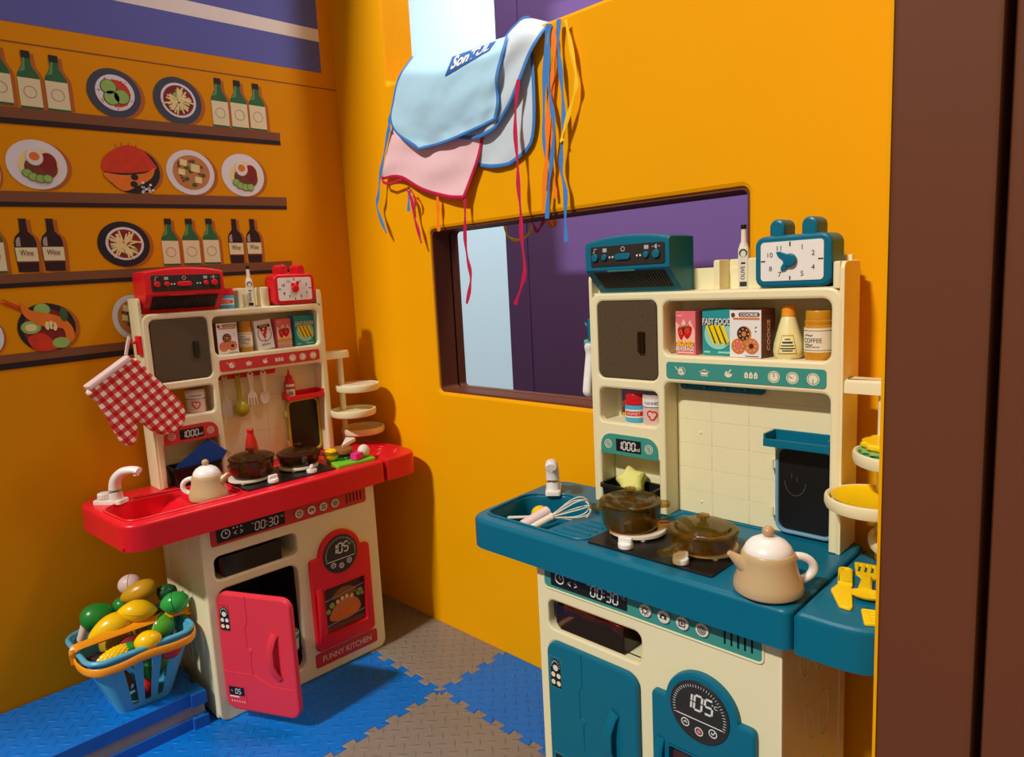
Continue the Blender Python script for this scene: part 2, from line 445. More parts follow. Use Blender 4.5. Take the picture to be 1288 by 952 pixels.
def gingham(nt, b):
    tc = nt.nodes.new('ShaderNodeTexCoord'); sx = nt.nodes.new('ShaderNodeSeparateXYZ'); nt.links.new(tc.outputs['Object'], sx.inputs[0])
    def st(o): return mathn(nt, 'GREATER_THAN', mathn(nt, 'FRACT', mathn(nt, 'MULTIPLY', mathn(nt, 'ADD', o, 5.0), 56.0)), .5)
    s = mathn(nt, 'MULTIPLY', mathn(nt, 'ADD', st(sx.outputs[0]), st(sx.outputs[1])), .5)
    cr = nt.nodes.new('ShaderNodeValToRGB'); cr.color_ramp.interpolation = 'CONSTANT'
    e = cr.color_ramp.elements; e[0].position = 0; e[0].color = lin((242, 226, 208)); e[1].position = .25; e[1].color = lin((214, 84, 74))
    x = e.new(.75); x.color = lin((196, 26, 26))
    nt.links.new(s, cr.inputs[0]); nt.links.new(cr.outputs[0], b.inputs['Base Color'])
mat_mix('gingham_red', gingham, .85)
def foam(rgb):
    def f(nt, b):
        tc = nt.nodes.new('ShaderNodeTexCoord'); sx = nt.nodes.new('ShaderNodeSeparateXYZ'); nt.links.new(tc.outputs['Object'], sx.inputs[0])
        ax = lambda o: mathn(nt, 'MULTIPLY', mathn(nt, 'ADD', o, 10.0), 42.0)
        # 45 degree lattice of raised dashes, turned every other cell
        u = mathn(nt, 'MULTIPLY', mathn(nt, 'ADD', ax(sx.outputs[0]), ax(sx.outputs[1])), .7071)
        v = mathn(nt, 'MULTIPLY', mathn(nt, 'SUBTRACT', ax(sx.outputs[0]), ax(sx.outputs[1])), .7071)
        par = mathn(nt, 'MODULO', mathn(nt, 'ADD', mathn(nt, 'FLOOR', u), mathn(nt, 'ADD', mathn(nt, 'FLOOR', v), 4000.0)), 2.0)
        fu = mathn(nt, 'ABSOLUTE', mathn(nt, 'SUBTRACT', mathn(nt, 'FRACT', u), .5)); fv = mathn(nt, 'ABSOLUTE', mathn(nt, 'SUBTRACT', mathn(nt, 'FRACT', mathn(nt, 'ADD', v, 4000.0)), .5))
        ip = mathn(nt, 'SUBTRACT', 1.0, par)
        a = mathn(nt, 'ADD', mathn(nt, 'MULTIPLY', fu, par), mathn(nt, 'MULTIPLY', fv, ip))
        c = mathn(nt, 'ADD', mathn(nt, 'MULTIPLY', fv, par), mathn(nt, 'MULTIPLY', fu, ip))
        d = mathn(nt, 'ADD', mathn(nt, 'POWER', mathn(nt, 'MULTIPLY', a, 2.0), 2.0), mathn(nt, 'POWER', mathn(nt, 'MULTIPLY', c, 6.5), 2.0))
        h = mathn(nt, 'SUBTRACT', 1.0, mathn(nt, 'MINIMUM', d, 1.0))
        bp = nt.nodes.new('ShaderNodeBump'); bp.inputs['Strength'].default_value = 1.0; bp.inputs['Distance'].default_value = .0016
        nt.links.new(h, bp.inputs['Height']); nt.links.new(bp.outputs[0], b.inputs['Normal'])
        nz = nt.nodes.new('ShaderNodeTexNoise'); nz.inputs['Scale'].default_value = 7; nt.links.new(tc.outputs['Object'], nz.inputs[0])
        mx = nt.nodes.new('ShaderNodeMix'); mx.data_type = 'RGBA'; k = lin(rgb)
        mx.inputs['A'].default_value = (k[0] * .9, k[1] * .9, k[2] * .9, 1); mx.inputs['B'].default_value = (k[0] * 1.08, k[1] * 1.08, k[2] * 1.08, 1)
        nt.links.new(nz.outputs[0], mx.inputs[0]); nt.links.new(mx.outputs['Result'], b.inputs['Base Color'])
        b.inputs['Specular IOR Level'].default_value = .3
    return f
mat_mix('foam_blue', foam((6, 112, 206)), .36)
mat_mix('foam_grey', foam((136, 126, 116)), .38)
mat('foam_blue_edge', (26, 98, 190), .6, .3, .05, 40); mat('foam_grey_edge', (150, 142, 136), .6, .3, .05, 40)

# ------------------------------------------------------------------ the room
def struct(name, mb, **k): o = mb.build(name, **k); o['kind'] = 'structure'; return o
WX, WY = -1.055, .266
struct('floor', MB('floor_base').box(-3, 2.6, -3.6, 3, -.06, -.0125))
# left wall with its printed mural
wl = struct('wall_left', MB('mural_orange').box(WX - .1, WX, -2.4, WY + .05, -.0125, 2.2))
WM = frame((WX, 0, 0), (0, 1, 0), (0, 0, 1))
def wp(px, py): p = atX(px, py, WX); return (p.y, p.z)
def mural(name): return MB('mural_orange', WM), name
b_ = MB('purple_paint', WM)
q0, q1 = wp(0, 25), wp(404, 92)
b_.flat([(-.62, q0[1] - .004), q1, (q1[0] + .002, 1.95), (-.62, 1.95)], .0003)
s0, s1, s2 = wp(401, 53), wp(398, 37), wp(160, 0)
b_.flat([(-.62, s0[1] - .02), s0, (s0[0], s1[1]), (-.62, s1[1] - .016)], .0007, 'stripe_white')
b_.build('painted_band', wl)
sm = MB('brown_print', WM); a, c = wp(0, 49), wp(423, 114); sm.line(-.9, a[1] - .012, c[0], c[1], .0022, .0003, 'brown_print'); sm.build('panel_seam', wl)
def shelf(p0, p1, p2, p3, p4, p5):
    """left top, left mid, left bottom, right top, right mid, right bottom (pixels)"""
    P = [wp(*p) for p in (p0, p1, p2, p3, p4, p5)]; m = MB('brown_print', WM)
    ext = lambda a, b: (-.7, a[1] + (a[1] - b[1]) / (b[0] - a[0]) * (.7 + a[0]))
    P[0], P[1], P[2] = ext(P[0], P[3]), ext(P[1], P[4]), ext(P[2], P[5])
    m.flat([P[1], P[4], P[3], P[0]], .0009); m.flat([P[2], P[5], P[4], P[1]], .0009, 'dark_print'); m.build('painted_shelf', wl)
M1 = lambda x, y: (x / 2.927, y / 2.927)
shelf(M1(0, 390), M1(0, 430), M1(0, 452), M1(1030, 490), M1(1031, 519), M1(1033, 535))
shelf(M1(0, 702), M1(0, 742), M1(0, 760), M1(1054, 727), M1(1055, 758), M1(1056, 771))
shelf((0, 346), (0, 357), (0, 363), (367, 328), (367, 338), (367, 342))
shelf((0, 447), (0, 458), (0, 466), (330, 411), (330, 420), (330, 426))
def ell(px, py, rx, ry):
    a, b, c, d = wp(px - rx, py), wp(px + rx, py), wp(px, py - ry), wp(px, py + ry)
    return ((a[0] + b[0]) / 2, (c[1] + d[1]) / 2, (b[0] - a[0]) / 2, (c[1] - d[1]) / 2)
def E(m, e, k=1.0, z=.001, dx=0, dz=0, mt=None, ky=None):
    m.flat(circ(e[0] + dx * e[2], e[1] + dz * e[3], e[2] * k, 30, e[3] * (ky or k)), z, mt)
def cutoff(e): return None
def dish(kind, px, py, rx, ry):
    e = ell(px, py, rx, ry); m = MB('dish_white', WM)
    def blob(x, y, k, mt, z, ky=None): E(m, e, k, z, x, y, mt, ky)
    blob(.16, -.05, 1.0, 'print_shade', .0003)
    R = random.Random(int(px))
    if kind in ('cucumber', 'noodle_slate', 'noodle_black'):
        blob(0, 0, 1, 'plate_black' if kind == 'noodle_black' else 'plate_slate', .0006)
        blob(.03, .02, .73, 'dish_white', .0012)
        if kind == 'cucumber':
            blob(.1, 0, .5, 'food_red', .0016, .55)
            for x, y in ((-.2, .22), (-.12, -.2), (.25, -.12)): blob(x, y, .31, 'food_dark_green', .0019); blob(x, y, .28, 'food_green', .0022)
            for i in range(26):
                a = R.uniform(0, 6.28); q = R.uniform(.5, .66); blob(.03 + q * math.cos(a), q * math.sin(a), .025, 'food_red', .0019)
        else:
            blob(.03, .02, .63, 'food_crimson', .0015)
            for i in range(5):
                a = R.uniform(0, 6.28); q = R.uniform(.2, .45); blob(q * math.cos(a), q * math.sin(a), .13, 'food_green', .0018, .14)
            for i in range(38):
                a = R.uniform(0, 6.28); q = R.uniform(.0, .3); L = R.uniform(.25, .5); aa = a + R.uniform(-.7, .7)
                x0, y0 = e[0] + e[2] * q * math.cos(a), e[1] + e[3] * q * math.sin(a)
                m.line(x0, y0, x0 + e[2] * L * math.cos(aa), y0 + e[3] * L * math.sin(aa), .0034, .0021 + i * .00001, 'food_cream')
    elif kind == 'egg':
        blob(0, 0, 1, 'dish_white', .0006); blob(.06, -.03, .68, 'food_cream', .001)
        blob(.12, -.12, .55, 'food_brown', .0013, .5); blob(.36, .1, .3, 'food_crimson', .0015, .4); blob(.3, .42, .22, 'pale_pink_print', .0014, .12)
        for i, (x, y) in enumerate(((-.36, -.36), (-.18, -.5), (.05, -.56), (.28, -.55))): blob(x, y, .17, 'food_dark_green', .0018 + i * .0003); blob(x, y, .15, 'food_green', .002 + i * .0003)
        blob(-.06, .3, .29, 'food_cream', .0017, .34); blob(-.06, .3, .26, 'dish_white', .002, .31); blob(-.06, .33, .17, 'food_orange', .0023)
    elif kind == 'soup':
        blob(0, 0, 1, 'dish_white', .0006); blob(.03, .0, .77, 'broth', .001)
        for x, y, k in ((-.28, .42, .16), (.2, .2, .2), (-.38, .0, .15), (.28, -.32, .16)): m.flat([(e[0] + e[2] * (x + dx * k), e[1] + e[3] * (y + dy * k)) for dx, dy in ((-1, -.7), (.8, -1), (1, .7), (-.8, 1))], .0017, 'food_cream')
        for x, y in ((.12, .5), (.0, .05), (.35, .3), (-.2, -.3), (.5, -.1), (.1, -.55), (-.15, .2)): blob(x, y, .11, 'food_dark_green', .0014, .09)
        for i in range(14): blob(R.uniform(-.5, .5), R.uniform(-.5, .5), .06, 'food_brown', .0015)
    elif kind == 'crab':
        blob(.06, -.02, .98, 'plate_black', .0006)
        m.flat(smooth([(e[0] + e[2] * x, e[1] + e[3] * y) for x, y in ((-.95, -.1), (-.9, .4), (-.5, .8), (0, 1.02), (.5, .85), (.85, .35), (.9, .1), (.2, -.1), (-.4, -.16))], 4), .0011, 'food_red')
        m.flat(smooth([(e[0] + e[2] * x, e[1] + e[3] * y) for x, y in ((-.95, -.2), (-.3, -.24), (.5, -.1), (.85, .15), (.7, -.3), (.2, -.65), (-.3, -.9), (-.7, -.6))], 4), .0014, 'food_orange')
        for x, y in ((.1, -.3), (.05, -.6), (.42, -.75)): blob(x, y, .13, 'plate_black', .0018)
        for i in range(12): blob(R.uniform(.3, .75), R.uniform(-.95, -.5), .05, 'dish_white', .002)
        for i, a in enumerate((1.3, 1.55, 1.8, 2.0)): m.line(e[0] + e[2] * .95 * math.cos(a), e[1] + e[3] * .98 * math.sin(a), e[0] + e[2] * 1.1 * math.cos(a), e[1] + e[3] * 1.12 * math.sin(a), .0012, .0012, 'food_brown')
    elif kind == 'lobster':
        blob(0, 0, 1, 'plate_black', .0006); blob(0, -.05, .82, 'food_crimson', .001)
        blob(-.1, .72, .3, 'food_dark_green', .0012, .28); blob(-.1, .74, .27, 'food_green', .0013, .25); blob(-.55, .05, .34, 'food_green', .0014, .26); blob(-.55, .04, .2, 'food_cream', .0016, .15)
        for x, y in ((-.75, 1.02), (-.66, 1.12), (-.6, .98)):
            m.line(e[0] + e[2] * x, e[1] + e[3] * (y - .3), e[0] + e[2] * (x - .7), e[1] + e[3] * (y + .1), .0022, .0012, 'food_red')
        m.flat(smooth([(e[0] + e[2] * x, e[1] + e[3] * y) for x, y in ((-.75, .6), (-.78, 1.1), (-.5, .75), (.0, .6), (.5, .4), (.85, 0), (.9, -.5), (.6, -.7), (.55, -.1), (.0, .0), (-.5, .3))], 4), .0018, 'food_orange')
        m.flat(smooth([(e[0] + e[2] * x, e[1] + e[3] * y) for x, y in ((-.7, -.35), (-.2, -.2), (.1, -.5), (.3, -.85), (-.3, -.95), (-.6, -.75))], 4), .0018, 'food_red')
        for a in (-.5, .2, .9): blob(.1 + .2 * math.sin(a), -.1 + .2 * math.cos(a), .08, 'food_cream', .0022, .17)
        blob(.4, -.65, .3, 'food_green', .002, .22); blob(.62, .5, .14, 'food_dark_green', .0021, .3)
    elif kind == 'white': blob(0, 0, 1, 'dish_white', .0006)
    return m.build('painted_dish', wl)
dish('cucumber', *M1(418, 343), 33.5, 30.6); dish('noodle_slate', *M1(652, 371), 30, 29.5)
dish('egg', *M1(133, 606), 38.5, 31); dish('crab', *M1(478, 625), 36, 30); dish('soup', *M1(700, 635), 30, 28); dish('egg', *M1(893, 645), 26.5, 26.5)
dish('noodle_black', 155.3, 307, 33, 28.5); dish('lobster', 58.5, 412, 37, 31); dish('soup', 166, 399, 25, 28); dish('white', -14, 424, 19, 22); dish('white', -22, 216, 22, 28)
def bottle(kind, bx, by, tx, ty, wpx):
    """base centre, top centre, width in pixels"""
    a, c = wp(bx, by), wp(tx, ty); l, r_ = wp(bx - wpx / 2, by), wp(bx + wpx / 2, by); W = r_[0] - l[0]; H = c[1] - a[1]
    X = lambda u, v: (a[0] + (c[0] - a[0]) * v * 0 + u * W, a[1] + v * H); m = MB('bottle_green', WM)
    if kind == 'soju': prof = [(.5, 0), (.5, .52), (.46, .6), (.2, .76), (.17, .98)]
    else: prof = [(.46, 0), (.5, .3), (.5, .56), (.42, .66), (.18, .76), (.16, .97), (.2, 1)]
    loop = [X(u, v) for u, v in prof] + [X(-u, v) for u, v in prof[::-1]]
    m.flat([(p[0] + .2 * W, p[1] - .02 * H) for p in loop], .0003, 'print_shade')
    m.flat(loop, .0006, 'bottle_green' if kind == 'soju' else 'wine_glass_print')
    if kind == 'soju':
        m.flat([X(*p) for p in ((-.2, .88), (.2, .88), (.2, 1.0), (-.2, 1.0))], .001, 'plate_black')
        m.flat([X(*p) for p in ((-.5, .04), (.5, .04), (.5, .53), (-.5, .53))], .001, 'bottle_label')
        o = X(0, .29); m.ring(o[0], o[1], .3 * W, .0012, .0014, 'wine_shine'); m.flat([X(*p) for p in ((-.42, .62), (-.25, .7), (-.12, .9), (-.05, .9), (-.12, .66))], .001, 'bottle_green_light')
    else:
        m.flat([X(*p) for p in ((-.47, .2), (.5, .2), (.5, .46), (-.49, .46))], .001, 'bottle_label'); m.flat([X(*p) for p in ((-.47, .17), (.5, .17), (.5, .19), (-.47, .19))], .001, 'food_crimson')
        o = X(0, .36); m.text('Wine', o[0], o[1], .11 * H, .6 * W, 'food_brown', z=.0014)
        m.flat([X(*p) for p in ((-.42, .48), (-.22, .48), (-.22, .66), (-.34, .64), (-.42, .58))], .001, 'wine_shine')
    m.build('painted_bottle', wl)
for bx, by, tx, ty, wd in ((4, 131, 2, 57, 28), (41, 137, 33, 64, 28), (75.5, 140.5, 67, 70, 28), (279, 160, 273.5, 98.5, 20.5), (303, 162.5, 298, 101.5, 20.5), (326, 164.5, 321, 105.5, 20)): bottle('soju', bx, by, tx, ty, wd)
for bx, by, tx, ty, wd in ((-4, 344, -8, 270, 28), (217, 334, 211.5, 275, 21), (243, 333, 238, 275, 21), (268, 332, 263.5, 275, 20)): bottle('soju', bx, by, tx, ty, wd)
for bx, by, tx, ty, wd in ((37, 342, 30.5, 275, 28), (70.5, 340.5, 64, 275, 27), (299, 331, 294, 275.5, 18), (321.5, 330, 316.5, 275.5, 18)): bottle('wine', bx, by, tx, ty, wd)
# yellow foam wall with the serving hatch
m = MB('yellow')
m.plate([rr(WX - .09, -.0125, .40, 2.2), rr(-.844, 1.335, .30, 2.12, .012), rr(-.7195, .604, .053, .984, .012)], -WY - .085, -WY, .008, M=Matrix(((1, 0, 0, 0), (0, 0, -1, 0), (0, 1, 0, 0), (0, 0, 0, 1))))
struct('wall_back', m)
m = MB('brown_foam')
for (y0, y1, mt) in ((.2715, .322, 'brown_foam'), (.322, .328, 'seam_black'), (.328, .3505, 'brown_foam')):
    d = .0035 if mt == 'brown_foam' else .001
    m.plate([rr(-.7205, .603, .054, .985, .012), rr(-.7195 + d, .604 + d, .053 - d, .984 - d, .010)], -y1, -y0, 0, mt, M=Matrix(((1, 0, 0, 0), (0, 0, -1, 0), (0, 1, 0, 0), (0, 0, 0, 1))))
struct('trim_1', m)
m = MB('purple'); m.box(-1.141, -1.041, .95, 1.05, -.0125, 2.6, .008); m.box(-1.039, 1.8, .95, 1.05, -.0125, 2.6, .008)
struct('wall_far', m)
struct('wall_far_left', MB('white_wall').box(-3, 1.6, 1.7, 1.8, -.0125, 3.0))
m = MB('brown_foam'); m.box(.3675, .4425, -.15, WY + .085, -.0125, 2.2, .006); m.box(.3664, .3690, -.1503, WY, -.0125, 2.2, 0, 'yellow')
struct('wall_right', m)
struct('wall_right_side', MB('brown_foam').box(.4475, .9, -.15, WY + .085, -.0125, 2.2, .006))
struct('trim_2', MB('mural_orange').box(WX - .1, -.83, -2.9, WY + .085, 2.2, 2.45, .01))

# ------------------------------------------------------------------ foam mats
def teeth(a, b, n, h=.0075):
    a = V(a); b = V(b); d = (b - a) / n; q = V((-d.y, d.x)).normalized(); out = []
    for i in range(n):
        for u, s in ((.29, -1), (.21, 1), (.79, 1), (.71, -1)): out.append(tuple(a + d * (i + u) + q * (h * s)))
    return [tuple(a)] + out + [tuple(b)]
JX, JY, S = -.54, .063, .6
GX = [-1.05, JX, JX + S, .95]; GY = [-1.137, JY - S, JY, .2645]
def mat_tile(i, j, col, label, z0=-.0125, z1=0):
    x0, x1, y0, y1 = GX[i], GX[i + 1], GY[j], GY[j + 1]
    nx = max(2, round((x1 - x0) / .05)); ny = max(2, round((y1 - y0) / .05))
    bt = teeth((x0, y0), (x1, y0), nx) if j > 0 else [(x0, y0), (x1, y0)]
    rt = teeth((x1, y0), (x1, y1), ny) if i < 2 else [(x1, y0), (x1, y1)]
    tp = teeth((x0, y1), (x1, y1), nx) if j < 2 else [(x0, y1), (x1, y1)]
    lf = teeth((x0, y0), (x0, y1), ny) if i > 0 else [(x0, y0), (x0, y1)]
    loop = bt[:-1] + rt[:-1] + tp[::-1][:-1] + lf[::-1][:-1]
    m = MB('foam_' + col); m.plate([inset(loop, .0004)], z0, z1, .0012, side='foam_%s_edge' % col)
    return tag(m.build('foam_mat', sharp=20), label, 'floor mat', 'interlocking foam floor mats')
mat_tile(0, 2, 'grey', 'grey foam floor mat in the far corner, behind the red toy kitchen')
mat_tile(1, 2, 'blue', 'blue foam floor mat under the hatch and the teal toy kitchen')
mat_tile(2, 2, 'grey', 'grey foam floor mat below the far right end of the yellow wall')
mat_tile(0, 1, 'blue', 'bright blue foam floor mat in front of the red toy kitchen')
mat_tile(1, 1, 'grey', 'grey foam floor mat at the bottom centre, between both toy kitchens')
mat_tile(2, 1, 'blue', 'blue foam floor mat at the foot of the brown wall on the right')
mat_tile(0, 0, 'grey', 'grey foam floor mat beside the mat stack, nearest the left wall')
mat_tile(1, 0, 'blue', 'blue foam floor mat nearest the viewer in the middle')
mat_tile(2, 0, 'grey', 'grey foam floor mat nearest the viewer on the right')
def stack_mat(z0, z1, col, label, dx):
    P = [(-1.05, -1.0)] + [(-.822 + dx, -1.0)]
    P += [(-.822 + dx, -.345), (-.814 + dx, -.345), (-.813 + dx, -.316), (-.84 + dx, -.316)] if col == 'blue' else [(-.826, -.318)]
    P += [(-.86, -.316), (-.86, -.325), (-.90, -.327), (-.90, -.316), (-1.05, -.316)]
    m = MB('foam_' + col); m.plate([P], z0, z1, .0015, side='foam_%s_edge' % col)
    return tag(m.build('foam_mat', sharp=20), label, 'floor mat', 'stacked foam mats under the basket')
stack_mat(.0, .024, 'blue', 'blue foam mat at the bottom of the stack under the fruit basket', 0)
stack_mat(.0243, .0487, 'grey', 'grey foam mat in the middle of the stack under the fruit basket', 0)
stack_mat(.049, .0750, 'blue', 'blue foam mat on top of the stack, carrying the fruit basket', 0)
# ------------------------------------------------------------------ the toy kitchen (front towards -y, floor at z = 0)
F0 = FRONT(0)
def icons(m, kind, x, z, s, mt='icon_cream', h=.0006, dark=None):
    """little pictograms printed on the panels"""
    c = lambda dx, dz, r, ry=None, mm=None, k=0: m.flat(circ(x + dx * s, z + dz * s, r * s, 18, (ry or r) * s), h + k, mm or mt)
    dk = dark or 'teal_label'; old = m.m; m.m = mt
    if kind == 'kettle':
        m.flat([(x + a * s, z + b * s) for a, b in ((-.5, -.6), (.7, -.6), (.62, -.2), (.3, .45), (-.2, .45), (-.45, -.05))], h); m.line(x - .4 * s, z, x - .95 * s, z + .55 * s, .12 * s, h); c(-.95, .7, .12)
        m.flat(circ(x + .1 * s, z - .15 * s, .16 * s, 10), h + .0002, dk); m.ring(x + .25 * s, z, .75 * s, .08 * s, h); c(.05, .62, .13)
    elif kind == 'pot':
        m.flat(rr(x - .65 * s, z - .4 * s, x + .65 * s, z + .15 * s, .12 * s), h); m.line(x - .95 * s, z + .1 * s, x + .95 * s, z + .1 * s, .1 * s, h); m.line(x - .6 * s, z + .3 * s, x + .6 * s, z + .3 * s, .1 * s, h); c(0, .5, .12, .1); m.line(x - .7 * s, z - .6 * s, x + .7 * s, z - .6 * s, .1 * s, h)
    elif kind == 'bowl':
        m.flat([(x + .7 * s * math.cos(a), z + .05 * s + .65 * s * math.sin(a)) for a in [PI + PI * i / 12 for i in range(13)]], h); m.line(x - .1 * s, z, x + .45 * s, z + .75 * s, .2 * s, h); c(-.35, .25, .2)
    elif kind == 'jars':
        for d in (-1.0, 0, 1.0): m.flat(rr(x + (d - .38) * s, z - .65 * s, x + (d + .38) * s, z + .3 * s, .12 * s), h); m.flat(rr(x + (d - .2) * s, z + .3 * s, x + (d + .2) * s, z + .62 * s, .1 * s), h); m.flat(circ(x + d * s, z - .15 * s, .15 * s, 8), h + .0002, dk)
    elif kind == 'dial':
        m.ring(x, z, s, .14 * s, h); m.flat(circ(x, z, .74 * s, 24), h)
    elif kind == 'round':
        m.ring(x, z, s, .14 * s, h); m.ring(x, z, .62 * s, .16 * s, h); m.line(x - .3 * s, z - .1 * s, x + .3 * s, z + .15 * s, .14 * s, h)
    elif kind == 'clock':
        m.ring(x, z, s, .22 * s, h); m.line(x, z, x, z + .55 * s, .2 * s, h); m.line(x, z, x + .45 * s, z, .2 * s, h)
    m.m = old
def build_kitchen(label, mainm, panelm, M, framem, door_angle, door_mat, chalk_smile, mirror_frame=None):
    K = thing('play_kitchen', label, 'toy kitchen', M)
    C = 'cream'
    # ---- base cabinet
    m = MB(C)
    m.plate([rr(-.184, 0, .2207, .409, (.02, .02, 0, 0)), rr(-.1615, .2965, .0155, .3457, .012), rr(-.1635, .034, .0115, .2765, .02)], -.018, 0, .0035, M=F0)
    m.box(-.183, -.176, .016, .2225, .004, .409, .002); m.box(.2125, .2197, .016, .2225, .004, .409, .002)
    m.box(-.183, .2197, .2155, .2225, .004, .409, .002); m.box(-.18, .217, .017, .219, .004, .012)
    m.box(-.18, .217, .017, .219, .401, .409)
    m.box(-.1615, .0155, .015, .13, .2955, .2965); m.box(-.1615, .0155, .015, .13, .3457, .3467); m.box(-.1625, -.1615, .015, .13, .2965, .3457); m.box(.0155, .0165, .015, .13, .2965, .3457); m.box(-.1615, .0155, .129, .13, .2965, .3457)
    m.box(.2150, .2215, .1995, .2225, .01, .409, .002); m.box(-.1855, -.18, .1995, .2225, .01, .409, .002)      # rear ribs
    for sx, q in ((.2201, 1), (-.1835, -1)):                                                     # vegetables embossed in the side
        for cy, cz, ry, rz, tilt in ((.07, .345, .014, .02, .2), (.125, .335, .012, .022, -.3), (.09, .25, .012, .03, .4), (.14, .24, .018, .034, 0), (.07, .15, .02, .03, .2), (.135, .13, .014, .04, -.2)):
            m.tube([(sx, cy + ry * math.cos(a) - rz * tilt * math.sin(a), cz + rz * math.sin(a)) for a in [2 * PI * i / 14 for i in range(14)]], .0007, 5, True)
    base = m.build('base_cabinet', K)
    m = MB('dark_grey')                                                                           # fridge liner
    m.box(-.168, .016, .018, .02, .03, .034); m.box(-.168, .0165, .019, .2, .03, .0345); m.box(-.168, .0165, .019, .2, .277, .281); m.box(-.169, -.1645, .019, .2, .03, .28); m.box(.0125, .017, .019, .2, .03, .28); m.box(-.168, .0165, .197, .201, .03, .28)
    m.build('fridge_liner', K)
    m = MB('dark_grey'); m.box(-.164, .0122, .012, .19, .074, .078, .001); m.build('fridge_shelf', K)
    # ---- control strip on the base
    m = MB(panelm, F0)
    m.plate([rr(-.168, .3648, .1985, .4130, (.008, .008, 0, 0)), rr(-.1650, .3678, .1955, .4088, (.006, .006, 0, 0))], 0, .0022, .001, C)
    m.flat(rr(-.165, .3678, .1955, .4088, (.006, .006, 0, 0)), .0001, th=.0006)
    m.flat(rr(-.152, .3729, -.0063, .4035, .002), .0008, 'black', th=.0006)
    icons(m, 'clock', -.1335, .388, .0095, 'light_ink', .0015)
    for i in range(3): m.flat(circ(-.117 + i * .008, .3955, .0018, 8), .0015, 'light_ink')
    for d, x in ((1, -.114), (-1, -.101)): m.line(x + d * .003, .3885, x - d * .003, .385, .0016, .0015, 'light_ink'); m.line(x - d * .003, .385, x + d * .003, .3815, .0016, .0015, 'light_ink')
    m.seven('00:30', -.0725, .3775, .0165, .0082, .0042, .0021, 'light_ink', z=.0015); m.text('°C', -.0128, .3915, .005, .008, 'light_ink', z=.0015)
    m.line(-.079, .3935, -.074, .3935, .001, .0015, 'light_ink')
    for i in range(5): m.flat(rr(.1445 + i * .0092, .376, .1467 + i * .0092, .398, .001), .0009, 'slot', th=.0006)
    strip = m.build('control_strip', K)
    for i, x in enumerate((.0262, .0558, .0849, .1143)):
        m = MB('off_white', F0 @ T((x, .3854, 0))); m.cyl(.0098, .0006, .004, .0012)
        dk = panelm
        if i == 0:
            m.ring(0, 0, .0045, .0015, .0041, 'ink')
            for k in range(8): a = k * PI / 4; m.line(.005 * math.cos(a), .005 * math.sin(a), .0072 * math.cos(a), .0072 * math.sin(a), .0013, .0041, 'ink')
        elif i == 1: m.flat(rpoly([(-.0055, -.003, .001), (.0055, -.003, .001), (.005, .002, .002), (0, .005, .003), (-.005, .002, .002)]), .0041, 'ink'); m.flat(circ(0, -.0005, .002, 10), .0044, 'off_white')
        elif i == 2: m.plate([rr(-.005, -.005, .005, .005, .0012), rr(-.0035, -.0035, .0035, .0035, .0008)], .0041, .0044, 0, 'ink'); m.flat([(-.0015, -.0025), (.0028, 0), (-.0015, .0025)], .0041, 'ink')
        else: m.ring(0, 0, .006, .0013, .0041, 'ink'); m.ring(0, 0, .0035, .0012, .0041, 'ink'); m.flat(circ(0, 0, .0012, 8), .0041, 'ink')
        m.build('dial_knob', strip)
    # ---- drawer
    m = MB('smoke_dark')
    x0, x1, y0, y1, z0, z1 = -.150, -.018, .006, .118, .2975, .3385
    m.plate([rr(x0, z0, x1, z1, (.012, .004, .002, .002))], -y0 - .0022, -y0, .0008, M=F0)
    m.box(x0, x0 + .0022, y0, y1, z0 + .008, z1); m.box(x1 - .0022, x1, y0, y1, z0 + .002, z1); m.box(x0, x1, y1 - .0022, y1, z0, z1); m.box(x0 + .008, x1, y0, y1, z0, z0 + .002)
    m.build('drawer', K)
    # ---- fridge door on its hinge
    DM = T((-.1635, 0, 0)) @ RZ(-door_angle)
    m = MB(door_mat, FRONT(0)); W = .1745
    loop = rr(0.0005, .031, W, .279, .022)
    m.plate([loop], -.004, .0075, .0045)
    for P in ([(.072, .277), (.072, .222), (.066, .215), (.066, .168), (.0725, .160), (.0725, .112)], [(.003, .112), (.075, .112), (.118, .093), (W - .003, .093)]):
        m.tube([(x, z, .0076) for x, z in P], (.0011), 6)
    m.ball(.006, .006, .0016, M=T((.0725, .163, .0075)))
    door = m.build('fridge_door', K); door.matrix_local = DM
    m = MB(door_mat, FRONT(0)); hp = [(.135, .2065), (.131, .196), (.127, .175), (.127, .145), (.131, .124), (.137, .112)]
    hh = [.0078, .013, .019, .019, .013, .0078]
    sm_ = smooth([(x, z, h) for (x, z), h in zip(hp, hh)], 4, False) if False else [(x, z, h) for (x, z), h in zip(hp, hh)]
    m.tube(sm_, [(.0035, .008)] * len(sm_), 10, flat=(0, 0, 1)); m.build('door_handle', door)
    m = MB('light_ink', FRONT(0)); m.plate([rr(.0075, .2, .031, .254, .002), rr(.0082, .2007, .0303, .2533, .0015)], .0076, .0079, 0, 'ink' if door_mat != 'teal' else 'teal_label'); m.flat(rr(.0090, .2015, .0295, .236, .002), .0076, 'black'); m.flat([(.0195 + .0105 * math.cos(a), .236 + .0145 * math.sin(a)) for a in [PI * i / 12 for i in range(13)]], .0076, 'black')
    m.flat(circ(.0193, .235, .0052, 16), .008); m.flat(circ(.0140, .2225, .0042, 14), .008, 'icon_cream'); m.flat(circ(.0250, .2225, .0042, 14), .008); m.flat(circ(.0140, .2095, .0042, 14), .008, 'icon_cream'); m.flat(circ(.0250, .2095, .0042, 14), .008, 'icon_cream')
    for i in range(9): a = PI * i / 8; m.line(.0193 + .007 * math.cos(a), .237 + .008 * math.sin(a), .0193 + .009 * math.cos(a), .237 + .0115 * math.sin(a), .0009, .008)
